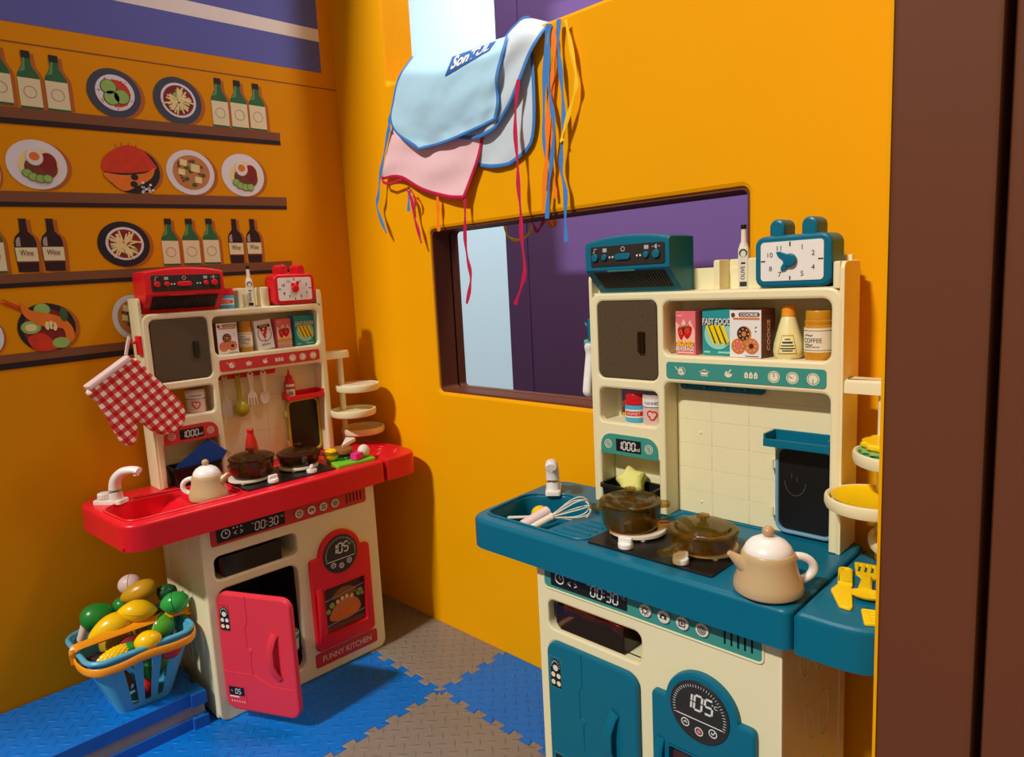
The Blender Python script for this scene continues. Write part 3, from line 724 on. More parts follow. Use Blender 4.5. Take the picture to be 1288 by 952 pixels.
    m.build('door_sticker', door)
    m = MB('black', FRONT(0)); m.plate([rr(.0095, .043, .0525, .084, .001), rr(.0102, .0437, .0518, .0833, .001)], .0076, .0079, 0, panelm); m.flat(rr(.0115, .063, .0475, .081, .001), .0076); m.flat(rr(.0115, .0585, .034, .061, .0004), .0076, 'light_ink')
    m.seven('05', .026, .067, .010, .005, .0025, .0013, 'light_ink', z=.008); m.line(.0165, .074, .019, .071, .0009, .008, 'light_ink')
    for i in range(6): m.flat(circ(.016 + i * .006, .050, .0017, 8), .0076, 'pale_pink_print' if door_mat != 'teal' else 'icon_cream')
    m.build('door_sticker', door)
    # ---- oven door
    m = MB(mainm, F0); oc = (.1135, .2690); R = .0545
    loop = rpoly([(.0365, .0585, .014), (.1900, .0585, .014), (.1905, .2735, .010), (.1685, .2735)] + [(oc[0] + R * math.cos(a), oc[1] + R * math.sin(a)) for a in [math.radians(5 + 170 * i / 24) for i in range(25)]] + [(.0585, .2735), (.0365, .2735, .009)])
    win = rr(.0645, .090, .1700, .1985, .004)
    m.plate([loop, win], 0, .0095, .004)
    m.plate([rr(.0625, .088, .172, .2005, .005), win], .0092, .0105, .0006)
    oven = m.build('oven_door', K)
    m = MB(mainm, F0); m.tube([(.051, .205, .009), (.050, .19, .014), (.0485, .15, .0165), (.048, .11, .016), (.049, .085, .010)], [(.004, .007)] * 5, 10, flat=(0, 0, 1)); m.build('oven_handle', oven)
    m = MB('dark_grey', F0 @ T((oc[0] - .001, oc[1], 0))); m.cyl(.0440, .008, .0112, .001, 40)
    for i in range(37):
        a = math.radians(-18 + 216 * i / 36); m.line(.0355 * math.cos(a), .0355 * math.sin(a), .0395 * math.cos(a), .0395 * math.sin(a), .0006, .0113, 'light_ink')
    m.seven('105', -.0165, .003, .0215, .0108, .0045, .0029, 'light_ink', z=.0113); m.text('°C', .0235, .0175, .0055, .0085, 'light_ink', z=.0113)
    m.line(-.034, -.0115, .0335, -.0115, .0013, .0113, 'light_ink')
    for x, z in ((-.0205, -.0215), (0, -.0275), (.0205, -.0215)): m.ring(x, z, .0062, .0014, .0113, 'light_ink')
    m.line(-.023, -.0225, -.0205, -.0195, .0014, .0113, 'light_ink'); m.line(-.0205, -.0195, -.018, -.0225, .0014, .0113, 'light_ink')
    m.flat(circ(0, -.0275, .0032, 12), .0113, 'strawberry_pink'); m.line(.0180, -.0205, .0202, -.0235, .0014, .0113, 'light_ink'); m.line(.0202, -.0235, .0235, -.0185, .0014, .0113, 'light_ink')
    m.build('oven_dial', oven)
    m = MB('food_brown', F0)                                                                      # printed picture behind the window
    m.flat(rr(.064, .0895, .1705, .199, .004), .0005, 'choc_print'); m.flat(rr(.064, .0895, .1705, .105, .002), .0009, 'cocoa')
    m.flat(smooth([(.088, .165), (.095, .178), (.115, .186), (.138, .182), (.150, .170), (.145, .163)], 4), .0010, 'bun_brown')
    m.flat(smooth([(.078, .118), (.085, .14), (.105, .155), (.130, .158), (.150, .148), (.158, .13), (.148, .115), (.115, .108)], 4), .0012, 'donut_orange')
    m.flat(smooth([(.078, .118), (.100, .130), (.125, .135), (.158, .130), (.148, .115), (.115, .108)], 4), .0014, 'food_orange')
    for x, z, r in ((.160, .163, .007), (.155, .158, .006), (.085, .152, .007), (.075, .14, .006), (.165, .155, .005)): m.flat(circ(x, z, r, 10), .0011, 'food_green')
    for x, z in ((.1, .156), (.112, .16), (.124, .161), (.137, .158)): m.flat(circ(x, z, .005, 10), .0013, 'food_cream')
    for z in (.166, .1665, .107, .1075): m.line(.0645, z, .170, z + .012 if z > .12 else z + .009, .0016, .0022, 'can_grey')
    m.build('oven_window', oven)
    m = MB('cocoa' if False else panelm, F0); m.plate([rr(.0335, .0205, .1965, .0535, .005)], 0, .0016, .0006); m.text('FUNNY KITCHEN', .115, .037, .0135, .128, 'icon_cream', z=.0017); m.build('name_plate', K)
    # ---- worktop with sink
    m = MB(mainm)
    outer = rpoly([(-.318, -.0262, .045), (.2410, -.0262, .016), (.2410, .2380, .016), (-.3340, .2380, .045)], 8)
    hole = rpoly([(-.3005, .0045, .026), (-.085, .0045, .026), (-.085, .128, .022), (-.165, .146, .03), (-.252, .163, .03), (-.312, .125, .035)], 7)
    m.plate([outer, hole], .409, .460, .007, seg=3)
    m.tube([(x, y, .4605) for x, y in inset(hole, -.003)], .0022, 6, True)
    m.tube([(-.04, .150, .4600), (-.03, .200, .4600)], .0018, 6); m.tube([(-.03, .2035, .4605), (.13, .2035, .4605)], .0018, 6)
    top = m.build('worktop', K)
    m = MB(mainm)
    hole_s = inset(hole, -.002)
    def sz(x):
        t = max(0, min(1, (x + .205) / .03)); t = t * t * (3 - 2 * t); return .417 + .035 * t
    xs = [-.32 + .245 * i / 40 for i in range(41)]; vs = []; fs = []
    for i, x in enumerate(xs):
        for y in (-.004, .17): vs.append((x, y, sz(x)))
    for i in range(40): fs.append([2 * i, 2 * i + 2, 2 * i + 3, 2 * i + 1])
    o = len(vs); vs += [(x, y, .4095) for x, y, z in vs[:o]]
    for i in range(40): fs.append([o + 2 * i + 1, o + 2 * i + 3, o + 2 * i + 2, o + 2 * i]); fs.append([2 * i, o + 2 * i, o + 2 * i + 2, 2 * i + 2]); fs.append([2 * i + 1, 2 * i + 3, o + 2 * i + 3, o + 2 * i + 1])
    fs.append([0, 1, o + 1, o]); fs.append([80, o + 80, o + 81, 81]); m.add(vs, fs)
    for i in range(5): m.tube([(-.168 + .006 * i, .028 + .017 * i, .452), (-.105, .028 + .017 * i, .452)], .0022, 6)
    for x, y in ((-.23, .06), (-.245, .075), (-.23, .09), (-.215, .075)): m.cyl(.004, .4165, .4185, .001, 12, M=T((x, y, 0)))
    m.build('sink', K)
    # ---- side worktop
    m = MB(mainm)
    m.plate([smooth([(.2455, -.0235), (.26, -.0255), (.30, -.0255), (.328, -.016), (.345, .012), (.3525, .06), (.3525, .11), (.345, .150), (.325, .180), (.29, .203), (.26, .214), (.2455, .214), (.2445, .19), (.2445, .0)], 3)], .409, .460, .006)
    for a, b2, s in ((.272, .045, .010), (.268, .100, .012), (.305, .085, .012), (.31, .030, .009)): m.tube([(a + s * math.cos(t), b2 + 1.3 * s * math.sin(t), .4602) for t in [2 * PI * i / 12 for i in range(10)]], .0013, 5)
    m.build('side_worktop', K)
    # ---- shelf unit
    yu = .172; m = MB(C)
    loop = rpoly([(-.188, .4605), (-.1735, .4605), (-.1735, .5510), (-.0572, .5510), (-.0572, .4605), (-.0440, .4605), (-.0440, .6840, .012), (.2114, .6840, .012), (.2114, .4605), (.2255, .4605), (.2255, .829, .022), (-.188, .829, .022)], 6)
    m.plate([loop, rr(-.1735, .6850, -.0560, .8155, .012), rr(-.0440, .7285, .2114, .8134, .012), rr(-.1735, .6080, -.0570, .6670, .010)], -yu - .012, -yu, .004, M=F0)
    for x0, x1 in ((-.190, -.1842), (.2216, .2274)):
        m.plate([rpoly([(.1735, .4605), (.234, .4605), (.234, .862, .006), (.1735, .862, .012)])], x0, x1, .0012, M=Matrix(((0, 0, 1, 0), (1, 0, 0, 0), (0, 1, 0, 0), (0, 0, 0, 1))))
    m.box(.2130, .2226, .1720, .2335, .826, .8620, .0025); m.box(-.1870, -.1780, .1930, .2335, .826, .8620, .0025)
    m.box(-.0555, -.0445, .18, .231, .4605, .826); m.box(-.187, -.174, .18, .231, .4605, .826); m.box(.2120, .225, .18, .231, .4605, .826)
    m.box(-.187, .225, .18, .233, .8145, .8290, .001); m.box(-.187, -.05, .18, .231, .668, .684); m.box(-.187, -.05, .18, .231, .5975, .6075); m.box(-.187, -.05, .18, .231, .553, .5975); m.box(-.05, .225, .18, .231, .6850, .7280)
    m.box(-.05, .225, .2305, .2335, .72, .82); m.box(-.187, -.05, .2275, .232, .677, .82)
    m.box(-.187, -.168, .2275, .232, .60, .675); m.box(-.187, -.05, .2275, .232, .4605, .60); m.box(-.187, -.05, .2275, .232, .663, .675)
    # rail along the top with the bottle rest
    m.box(-.187, .225, .226, .2335, .827, .8625, .002); m.box(.030, .041, .196, .2335, .828, .8735, .003); m.box(.041, .0845, .227, .2335, .828, .8735, .002); m.box(.0845, .105, .196, .2335, .828, .8735, .003); m.box(.105, .22, .224, .2335, .828, .870, .002)
    unit = m.build('shelf_unit', K)
    m = MB(C)                                                                                      # plank splashback
    zs = [.4605, .4992, .5380, .5788, .6183, .6575, .6845]
    for i in range(6):
        for x0, x1 in ((-.0437, .0168), (.0169, .0789), (.079, .2117)): m.plate([rr(x0, zs[i] + .0001, x1, zs[i + 1] - .0003, 0)], -.214, -.212, .0005, M=F0)
    m.box(-.0437, .2117, .2127, .217, .4605, .6845)
    for z in (.5985, .482): m.ball(.002, .002, .002, M=T((-.002, .212, z)))
    m.build('splashback', K)
    m = MB(C); m.box(-.173, -.0575, .212, .216, .4605, .5525); m.plate([rr(-.135, .50, -.06, .513, .002)], -.2125, -.206, .001, M=F0); m.build('niche_back', K)
    # smoked cupboard door
    m = MB('smoke'); m.plate([rr(-.1728, .6857, -.0567, .8148, .0115)], -.1755, -.1728, .001, M=F0); cup = m.build('cupboard_door', K)
    m = MB('smoke_dark'); m.plate([rr(-.0905, .7300, -.0785, .7655, .003)], -.1725, -.1665, .0015, M=F0); m.build('door_handle', cup)
    # printed panel under the food shelf
    m = MB(panelm, FRONT(yu)); m.plate([rr(-.0390, .6914, .2070, .7179, .005)], .0001, .0012, .0003)
    for k, x in (('kettle', -.0135), ('pot', .0275), ('bowl', .0665)): icons(m, k, x, .7042, .0088, h=.0013, dark=panelm)
    icons(m, 'jars', .1015, .7042, .0072, h=.0013, dark=panelm)
    for i, x in enumerate((.1354, .1617, .1898)):
        icons(m, 'dial', x, .7038, .0085, h=.0013); a = (1.57, 2.8, -1.57)[i]; m.line(x, .7038, x + .0055 * math.cos(a), .7038 + .0055 * math.sin(a), .0011, .0017, panelm)
    m.build('icon_panel', K)
    m = MB(panelm, FRONT(yu)); m.plate([rr(-.1725, .5518, -.0574, .5875, (0, 0, .022, .022), 7)], .0001, .0018, .0005)
    m.flat(rr(-.1400, .5586, -.0898, .5800, .001), .0019, 'black'); m.seven('1000', -.1325, .5625, .0135, .0062, .0030, .0020, 'light_ink', z=.0023); m.text('ml', -.0965, .5655, .0062, .0085, 'light_ink', z=.0023)
    for x in (-.1565, -.0745): icons(m, 'round', x, .5690, .0078, 'icon_cream', .0019)
    m.build('water_panel', K)
    # hooks under the panel
    m = MB(mainm if mainm == 'red' else 'teal'); m.plate([rr(-.034, .6695, .106, .6838, (.006, .006, 0, 0))], -.212, -.205, .001, M=F0)
    for x in (-.022, .012, .046, .080): m.tube([(x, .205, .678), (x, .199, .676), (x, .1965, .679)], .0022, 8)
    m.build('hook_rail', K)
    # little shelf over the chalkboard
    m = MB(mainm); m.box(.1184, .2118, .1735, .2115, .6005, .6055, .001); m.box(.1184, .2118, .1725, .1765, .6005, .6120, .0012); m.box(.1184, .1222, .1735, .2115, .6005, .6195, .0012); m.box(.2080, .2118, .1735, .2115, .6005, .6195, .0012); m.box(.1184, .2118, .2080, .2118, .6005, .6195, .0012)
    m.build('small_shelf', K)
    m = MB(framem); ch = T((0, 0, 0))
    m.plate([rr(.1242, .4640, .2112, .5985, .016, 7), rr(.1298, .4696, .2056, .5929, .0115, 7)], -.2115, -.2005, .0025, M=F0)
    board = m.build('chalkboard_frame', K)
    m = MB('black'); m.plate([rr(.1290, .4690, .2064, .5940, .0115)], -.2100, -.2050, 0, M=F0); m.build('board', board)
    if chalk_smile:
        m = MB('chalk', FRONT(.2050))
        P = [(.1530 + .0155 * math.cos(a), .547 + .024 * math.sin(a)) for a in [PI + .15 + (PI - .3) * i / 16 for i in range(17)]]
        for i in range(16): m.line(*P[i], *P[i + 1], .0011, .0002)
        m.line(.1475, .549, .1480, .557, .0010, .0002); m.line(.1560, .545, .1555, .552, .0010, .0002); m.build('chalk_smile', board)
    for z in (.4935, .5665):
        m = MB(C); m.box(.1170, .1250, .2025, .2115, z - .006, z + .006, .0015); m.cyl(.0022, -.0075, .0075, .0005, 10, M=T((.1200, .2020, z)))
        m.build('hinge', K)
    # extractor hood on top
    m = MB(mainm); x0, x1 = -.1780, -.0185; yb = .2245
    prof = lambda x: .9135 + .0085 * math.sin(PI * (x - x0) / (x1 - x0)) ** .7
    n = 20; xs = [x0 + (x1 - x0) * i / n for i in range(n + 1)]; vs = []; fs = []
    for i, x in enumerate(xs):
        zt = prof(x); e = .004 if 0 < i < n else 0
        vs += [(x, .1515, .8675), (x, .1515, zt - .006), (x, .1535, zt - .002), (x, .158, zt), (x, yb, zt), (x, yb, .8295), (x, .1885, .8295), (x, .1875, .8335)]
    for i in range(n):
        for j in range(8): q = (j + 1) % 8; fs.append([8 * i + j, 8 * i + q, 8 * i + 8 + q, 8 * i + 8 + j][::-1])
    fs.append([j for j in range(8)][::-1]); fs.append([8 * n + j for j in range(8)]); fs[-1] = fs[-1][::-1]; fs[-2] = fs[-2][::-1]
    fs = [f[::-1] for f in fs]
    m.add(vs, fs); hood = m.build('hood', K)
    m = MB('dark_grey', FRONT(.1515)); m.plate([rr(-.1660, .8735, -.0255, .9060, .003)], .0002, .0016, .0004)
    for x, r in ((-.1560, .0062), (-.1370, .0050), (-.0575, .0050), (-.0395, .0066)): m.cyl(r, .0016, .0055, .0012, 16, mainm, T((x, .8880, 0)))
    m.plate([rr(-.1160, .8825, -.0870, .8925, .0048)], .0016, .0050, .0012, mainm)
    for x in (-.1275, -.1215, -.0750, -.0690): m.flat(rr(x - .0014, .8862, x + .0014, .8892, .0003), .0017, 'light_ink')
    for k, x in enumerate((-.1560, -.1370, -.1015, -.0575, -.0395)):
        if k == 2: m.ring(x, .8995, .0040, .0012, .0017, 'can_grey')
        elif k == 0: m.line(x - .002, .8965, x - .002, .9025, .0010, .0017, 'can_grey'); m.line(x - .002, .9025, x + .003, .9025, .0012, .0017, 'can_grey'); m.flat(circ(x - .003, .8968, .0016, 8), .0017, 'can_grey')
        elif k == 4: m.flat([(x - .003, .8975), (x + .001, .8955), (x + .001, .9035), (x - .003, .9015)], .0017, 'can_grey'); m.line(x + .003, .8995, x + .007, .8995, .0010, .0017, 'can_grey'); m.line(x - .008, .8995, x - .0045, .8995, .0010, .0017, 'can_grey')
        else: m.flat(rr(x - .004, .8965, x + .004, .9025, .0006), .0017, 'can_grey')
    m.build('hood_panel', hood)
    sl = frame((0, .1875, .8335), (1, 0, 0), (0, .1515 - .1875, .8675 - .8335))
    m = MB('black', sl); m.flat(rr(-.1650, .0055, -.0300, .0440, .002), .0002, th=.0006)
    for i in range(26): x = -.1610 + i * .0050; m.flat([(x, .008), (x + .0022, .008), (x + .0022, .041), (x, .041)], .0009, 'dark_grey', th=.0012)
    m.plate([rr(-.1350, .0450, -.0820, .0480, .001)], .0002, .0014, .0004, 'teal_label' if mainm == 'teal' else mainm); m.build('hood_grille', hood)
    # clock
    cy = .180; m = MB(mainm, FRONT(cy)); m.plate([rr(.1070, .8300, .2118, .9010, .014, 7)], -.036, .008, .004, seg=3); clock = m.build('clock', K)
    for x in (.1365, .1805): m = MB(mainm, FRONT(cy)); m.plate([rr(x - .0108, .8965, x + .0108, .9235, (0, 0, .0105, .0105), 7)], -.032, .004, .004); m.build('clock_ear', clock)
    m = MB('off_white', FRONT(cy)); m.flat(rr(.1160, .8390, .2015, .8925, .005), .0080, 'white', th=.0010)
    tx = 'ink' if mainm == 'teal' else 'ink'
    cx, cz = .1570, .8665
    for t, x, z in (('11', .1420, .8835), ('10', .1295, .8750), ('8', .1300, .8560), ('7', .1430, .8480), ('5', .1735, .8480), ('4', .1880, .8560), ('2', .1880, .8750), ('1', .1735, .8835)): m.text(t, x, z, .0066, None, tx, z=.0091)
    for x0_, z0_, x1_, z1_ in ((cx, .8915, cx, .8855), (cx, .8400, cx, .8450), (.1165, cz, .1225, cz), (.2010, cz, .1945, cz)): m.line(x0_, z0_, x1_, z1_, .0019, .0091, tx)
    m.build('clock_face', clock)
    m = MB(mainm, FRONT(cy) @ T((cx + .001, cz, 0))); 
    hands = ((148, .023), (228, .019)) if mainm == 'teal' else ((62, .021), (118, .016))
    for a, L in hands:
        a = math.radians(a); d = V((math.cos(a), math.sin(a))); q = V((-d.y, d.x)) * .0062
        m.plate([[tuple(q), tuple(-q), tuple(d * L * .8 - q * .55), tuple(d * L), tuple(d * L * .8 + q * .55)]], .0092, .0122, .0008)
    m.cyl(.0092, .0092, .0150, .0022, 20); m.build('clock_hands', clock)
    # tap
    d = V((.62, -.78, 0)); d.normalize(); FM = frame((-.2805, .1615, .460), d, V((-d.y, d.x, 0)))
    m = MB('white', FM); m.plate([rr(-.040, -.0145, .022, .0145, .006)], 0, .008, .0025); m.cyl(.0125, .008, .021, .003, 20, M=T((-.022, 0, 0)))
    P = smooth([(.004, 0, .007), (.003, 0, .028), (.008, 0, .048), (.024, 0, .0625), (.046, 0, .0665), (.060, 0, .0645)], 4, False)
    m.tube(P, [(.0125 - .006 * i / (len(P) - 1), .0135 - .0035 * i / (len(P) - 1)) for i in range(len(P))], 14, flat=(0, 0, 1)); m.cyl(.0055, .055, .0640, .001, 14, M=T((.053, 0, 0)))
    m.build('tap', K)
    # stove
    m = MB('black'); m.plate([rr(-.0780, .0010, .1275, .1340, .004)], .4601, .4628, .0008); stove = m.build('stove_plate', K)
    for x, y in ((-.038, .078), (.0780, .0790)):
        m = MB('off_white', T((x, y, .463))); m.plate([circ(0, 0, .044, 36), circ(0, 0, .031, 30)], .0035, .0085, .0015)
        for k in range(4): a = PI / 4 + k * PI / 2; m.cyl(.0045, 0, .0060, .001, 12, M=T((.039 * math.cos(a), .039 * math.sin(a), 0)))
        m.build('burner_ring', stove)
    for x, a in ((-.0164, 10), (.0741, 55)):
        m = MB('white', T((x, .0140, .4628)) @ RZ(a)); m.cyl(.0112, 0, .0085, .002, 22); m.plate([rr(-.0108, -.0040, .0108, .0040, .003)], .007, .0165, .002); m.build('stove_knob', stove)
    # tower of round trays
    m = MB(C); m.plate([rr(.2275, .1760, .2990, .2080, (.002, .014, .014, .002), 6)], .687, .706, .005); m.cyl(.0075, .4600, .690, .001, 16, M=T((.2735, .1915, 0))); m.build('tray_pole', K)
    for x, y, z in ((.3030, .1640, .612), (.2745, .1470, .5535), (.3190, .1810, .496)):
        m = MB(C, T((x, y, z))); r = .0565
        m.lathe([(0, -.0105), (r - .006, -.0105), (r - .002, -.0085), (r, -.003), (r, .004), (r - .001, .0065), (r - .004, .007), (r - .0065, .005), (r - .007, -.001), (0, -.001)], 44); m.build('round_tray', K)
    # side hook
    m = MB(mainm); m.box(-.1965, -.1895, .173, .197, .746, .786, .002); m.tube([(-.195, .186, .774), (-.206, .186, .772), (-.210, .186, .778)], .003, 8); m.build('side_hook', K)
    return K
teal = build_kitchen('teal and cream toy kitchen on the right, fridge door shut, under the hatch', 'teal', 'teal_label', Matrix(), 'bluegrey_frame', 0, 'teal', True)
redk = build_kitchen('red and cream toy kitchen against the mural wall, fridge door swung open', 'red', 'red_label', RK, 'lime_frame', 63, 'pink_red', False)
# ------------------------------------------------------------------ food packets and jars (front towards -y, base at z = 0)
def carton(kind, label, M, wd, h, d, group=None):
    name, base = {'strawberry': ('drink_carton', 'strawberry_pink'), 'sandwich': ('food_carton', 'carton_teal'), 'cookie': ('cookie_box', 'carton_white'), 'pizza': ('food_carton', 'carton_white')}[kind]
    t = thing(name, label, 'food box', M, group)
    m = MB(base); m.box(-wd / 2, wd / 2, -d / 2, d / 2, 0, h, .0008, 'cocoa' if kind == 'cookie' else base)
    if kind == 'cookie': m.box(-wd / 2 + .0004, wd / 2 - .0004, -d / 2 - .0003, -d / 2 + .001, .0006, h - .0006)
    m.build('carton', t)
    m = MB(base, FRONT(-d / 2 - .0003)); W = wd; z = .0001
    X = lambda u: (u - .5) * W
    if kind == 'strawberry':
        m.flat([(X(.02), .28 * h), (X(.98), .28 * h), (X(.98), .55 * h), (X(.75), .8 * h), (X(.6), .68 * h), (X(.42), .82 * h), (X(.25), .66 * h), (X(.02), .75 * h)], z, 'pale_pink_print')
        for u, v, r in ((.30, .50, .16), (.60, .53, .24)):
            m.flat(smooth([(X(u - r), (v + .10) * h), (X(u), (v + .14) * h), (X(u + r), (v + .10) * h), (X(u + r * .8), (v - .06) * h), (X(u), (v - .17) * h), (X(u - r * .8), (v - .06) * h)], 3), z + .0003, 'tomato_red')
            for k in range(5): a = k * 1.25 + .3; m.flat([(X(u), (v + .11) * h), (X(u + .12 * math.cos(a)), (v + .15 + .05 * math.sin(a)) * h), (X(u + .12 * math.cos(a + .4)), (v + .15 + .05 * math.sin(a + .4)) * h)], z + .0006, 'leaf_green')
            for k in range(6): m.flat(circ(X(u + r * .5 * math.cos(k * 2.4) * (.4 + .1 * k)), (v + .02 + .05 * math.sin(k * 2.4)) * h, .0006, 6), z + .0006, 'food_cream')
        m.text('SOLID', X(.5), .265 * h, .0095, .84 * W, 'toy_yellow', z=z + .0008, bold=.03); m.text('BEVERAGE', X(.5), .140 * h, .0072, .90 * W, 'light_ink', z=z + .0007, bold=.02)
        m.flat(rr(X(.08), .03 * h, X(.92), .06 * h, .0005), z, 'pale_pink_print'); m.flat(rr(X(.08), .88 * h, X(.35), .905 * h, .0005), z, 'pale_pink_print')
    elif kind == 'sandwich':
        m.flat(circ(X(.52), .46 * h, .44 * W, 30), z, 'pale_teal_print'); m.flat([(X(.02), .64 * h), (X(.98), .70 * h), (X(.98), .78 * h), (X(.02), .72 * h)], z, 'pale_teal_print')
        for k, u in enumerate((.34, .52, .70)):
            m.flat([(X(u - .22), .64 * h), (X(u - .02), .66 * h), (X(u + .18), .30 * h), (X(u + .04), .22 * h)], z + .0003 + k * .0004, 'toy_yellow'); m.flat([(X(u - .14), .64 * h), (X(u - .10), .645 * h), (X(u + .12), .275 * h), (X(u + .07), .25 * h)], z + .0005 + k * .0004, 'food_dark_green'); m.flat([(X(u - .02), .66 * h), (X(u + .03), .655 * h), (X(u + .20), .33 * h), (X(u + .18), .30 * h)], z + .0005 + k * .0004, 'food_cream')
        m.text('FAST FOOD', X(.52), .725 * h, .0098, .92 * W, 'ink', z=z + .0016, bold=.03); m.text('FAST FOOD', X(.5), .735 * h, .0098, .92 * W, 'light_ink', z=z + .0020, bold=.02)
        m.flat(rr(X(.06), .05 * h, X(.26), .09 * h, .001), z, 'pale_teal_print'); m.flat(rr(X(.52), .05 * h, X(.95), .09 * h, .001), z, 'pale_teal_print')
    elif kind == 'cookie':
        m.flat(rr(X(.30), .855 * h, X(.95), .945 * h, .003), z, 'cocoa'); m.text('COOKIE', X(.625), .90 * h, .0044, .54 * W, 'light_ink', z=z + .0004, bold=.03); m.flat(circ(X(.12), .89 * h, .0034, 14), z, 'cocoa'); m.flat(rr(X(.12), .795 * h, X(.95), .835 * h, .001), z, 'donut_orange')
        for u, v, a, b2 in ((.47, .50, 'choc_print', 'donut_orange'), (.29, .24, 'donut_orange', 'strawberry_pink'), (.70, .25, 'donut_orange', 'choc_print')):
            m.flat(circ(X(u), v * h, .225 * W, 24), z + .0002, 'donut_orange'); m.flat(circ(X(u - .02), (v + .01) * h, .195 * W, 24), z + .0004, a); m.flat(circ(X(u), v * h, .075 * W, 14), z + .0006, b2)
            for k in range(7): q = k * .9; m.flat(circ(X(u + .14 * math.cos(q)), v * h + .14 * W * math.sin(q), .0011, 6), z + .0006, 'food_cream' if a == 'choc_print' else 'pale_pink_print')
        m.line(X(.80), .62 * h, X(.86), .65 * h, .0012, z, 'cocoa'); m.line(X(.80), .55 * h, X(.86), .56 * h, .0012, z, 'cocoa'); m.flat(rr(X(.5), .03 * h, X(.92), .045 * h, 0), z, 'cocoa')
        m.build('print', t)
        m = MB('pale_pink_print', frame((wd / 2 + .0002, 0, h * .47), (0, 0, 1), (0, -1, 0)) if False else frame((wd / 2 + .0001, 0, h * .46), (0, 0, 1), (-1, 0, 0)) if False else frame((wd / 2 + .0001, 0, h * .46), (0, 0, 1), (0, -1, 0)))
        m.text('COOKIE', 0, 0, .0078, .64 * h, hh=.0003, bold=.02)
        m.build('side_print', t); return t
    else:
        m.flat([(X(.25), .80 * h), (X(.78), .80 * h), (X(.52), .28 * h)], z, 'food_red'); m.flat(rr(X(.15), .74 * h, X(.88), .84 * h, .001), z + .0002, 'choc_print')
        for k in range(4):
            for j in range(4 - k): m.flat(circ(X(.36 + j * .13 + k * .06), (.70 - k * .11) * h, .0022, 10), z + .0004, 'carton_white' if (j + k) % 2 else 'tomato_red')
        m.ring(X(.52), .52 * h, .40 * W, .0012, z, 'choc_print'); m.text('PIZZA', X(.52), .79 * h, .0042, .45 * W, 'light_ink', z=z + .0006); m.text('PIZZA', X(.52), .17 * h, .0042, .5 * W, 'cocoa', z=z)
    m.build('print', t); return t
def wrap(m, r, z0, z1, a0, a1, mt, n=14, dr=.0002, M=None):
    vs = []; fs = []
    for i in range(n + 1):
        a = a0 + (a1 - a0) * i / n
        for z in (z0, z1):
            for q in (r, r + dr): vs.append((q * math.cos(a), q * math.sin(a), z))
    for i in range(n):
        b = 4 * i; c = b + 4; fs += [[b + 1, c + 1, c + 3, b + 3], [b, b + 2, c + 2, c], [b + 2, b + 3, c + 3, c + 2], [b, c, c + 1, b + 1]]
    fs += [[0, 1, 3, 2], [4 * n, 4 * n + 2, 4 * n + 3, 4 * n + 1]]
    m.add(vs, fs, mt, M)
def curved_text(m, t, r, z, h, width, mt, ac):
    """lettering bent round a jar; ac is the middle direction"""
    k = MB(mt); k.text(t, 0, 0, h, width, hh=.0002)
    m.add([((r + p.z) * math.cos(ac + p.x / r), (r + p.z) * math.sin(ac + p.x / r), z + p.y) for p in k.v], k.f, mt)
def cdisc(m, r, ac, z, q, mt):
    C_ = [(q * k * math.cos(t), q * k * math.sin(t)) for k in (1, .5) for t in [2 * PI * i / 16 for i in range(16)]] + [(0, 0)]
    m.add([(r * math.cos(ac + x / r), r * math.sin(ac + x / r), z + y) for x, y in C_], [[i, (i + 1) % 16, 16 + (i + 1) % 16, 16 + i] for i in range(16)] + [[16 + i, 16 + (i + 1) % 16, 32] for i in range(16)], mt)
def coffee_jar(label, M, r=.0192, h=.068, turn=-90):
    t = thing('coffee_jar', label, 'jar', M); m = MB('coffee_gold')
    m.lathe([(0, 0), (r * .88, 0), (r * .97, .003), (r, .007), (r, .044), (r * .93, .049), (r * .8, .050), (0, .050)], 36); m.build('jar', t)
    m = MB('coffee_gold'); m.lathe([(0, .049), (r * .93, .049), (r * .96, .051), (r * .96, .054), (r * .88, .055), (r * .9, .057), (r * .9, h - .003), (r * .84, h), (0, h)], 48, rib=.012, ribn=24); m.build('lid', t)
    m = MB('paper_cream'); wrap(m, r + .0001, .011, .0445, 0, 2 * PI, 'paper_cream', 40); a = math.radians(turn)
    for z in (.0135, .0405): wrap(m, r + .0003, z, z + .0007, 0, 2 * PI, 'cocoa', 40)
    curved_text(m, 'COFFEE', r + .0004, .0275, .0062, .026, 'ink', a); curved_text(m, 'PREMIUM BLEND', r + .0004, .0185, .0020, .020, 'ink', a)
    for s, z in ((1, .0345), (-1, .0215)): curved_text(m, '~', r + .0004, z, .0025, .012, 'ink', a - .25 * 1)
    m.build('paper_label', t); return t
def honey_jar(label, M, r=.0180, h=.0460, turn=-90):
    t = thing('honey_jar', label, 'jar', M); m = MB('jar_blue'); m.lathe([(0, 0), (r * .9, 0), (r, .003), (r, .027), (r * .9, .031), (0, .031)], 32); m.build('jar', t)
    m = MB('cap_red'); m.lathe([(0, .0300), (r * .98, .0300), (r * 1.03, .032), (r * 1.0, .036), (r * .9, .0365), (r * .92, .038), (r * .92, h - .002), (r * .85, h), (0, h)], 40, rib=.025, ribn=14); m.build('lid', t)
    m = MB('paper_cream'); a = math.radians(turn); wrap(m, r + .0001, .0085, .0225, a - 1.0, a + 1.0, 'paper_cream'); wrap(m, r + .0003, .0115, .0195, a - .85, a + .85, 'cap_red'); curved_text(m, 'HONEY', r + .0005, .0155, .0050, .0235, 'light_ink', a); m.build('paper_label', t); return t
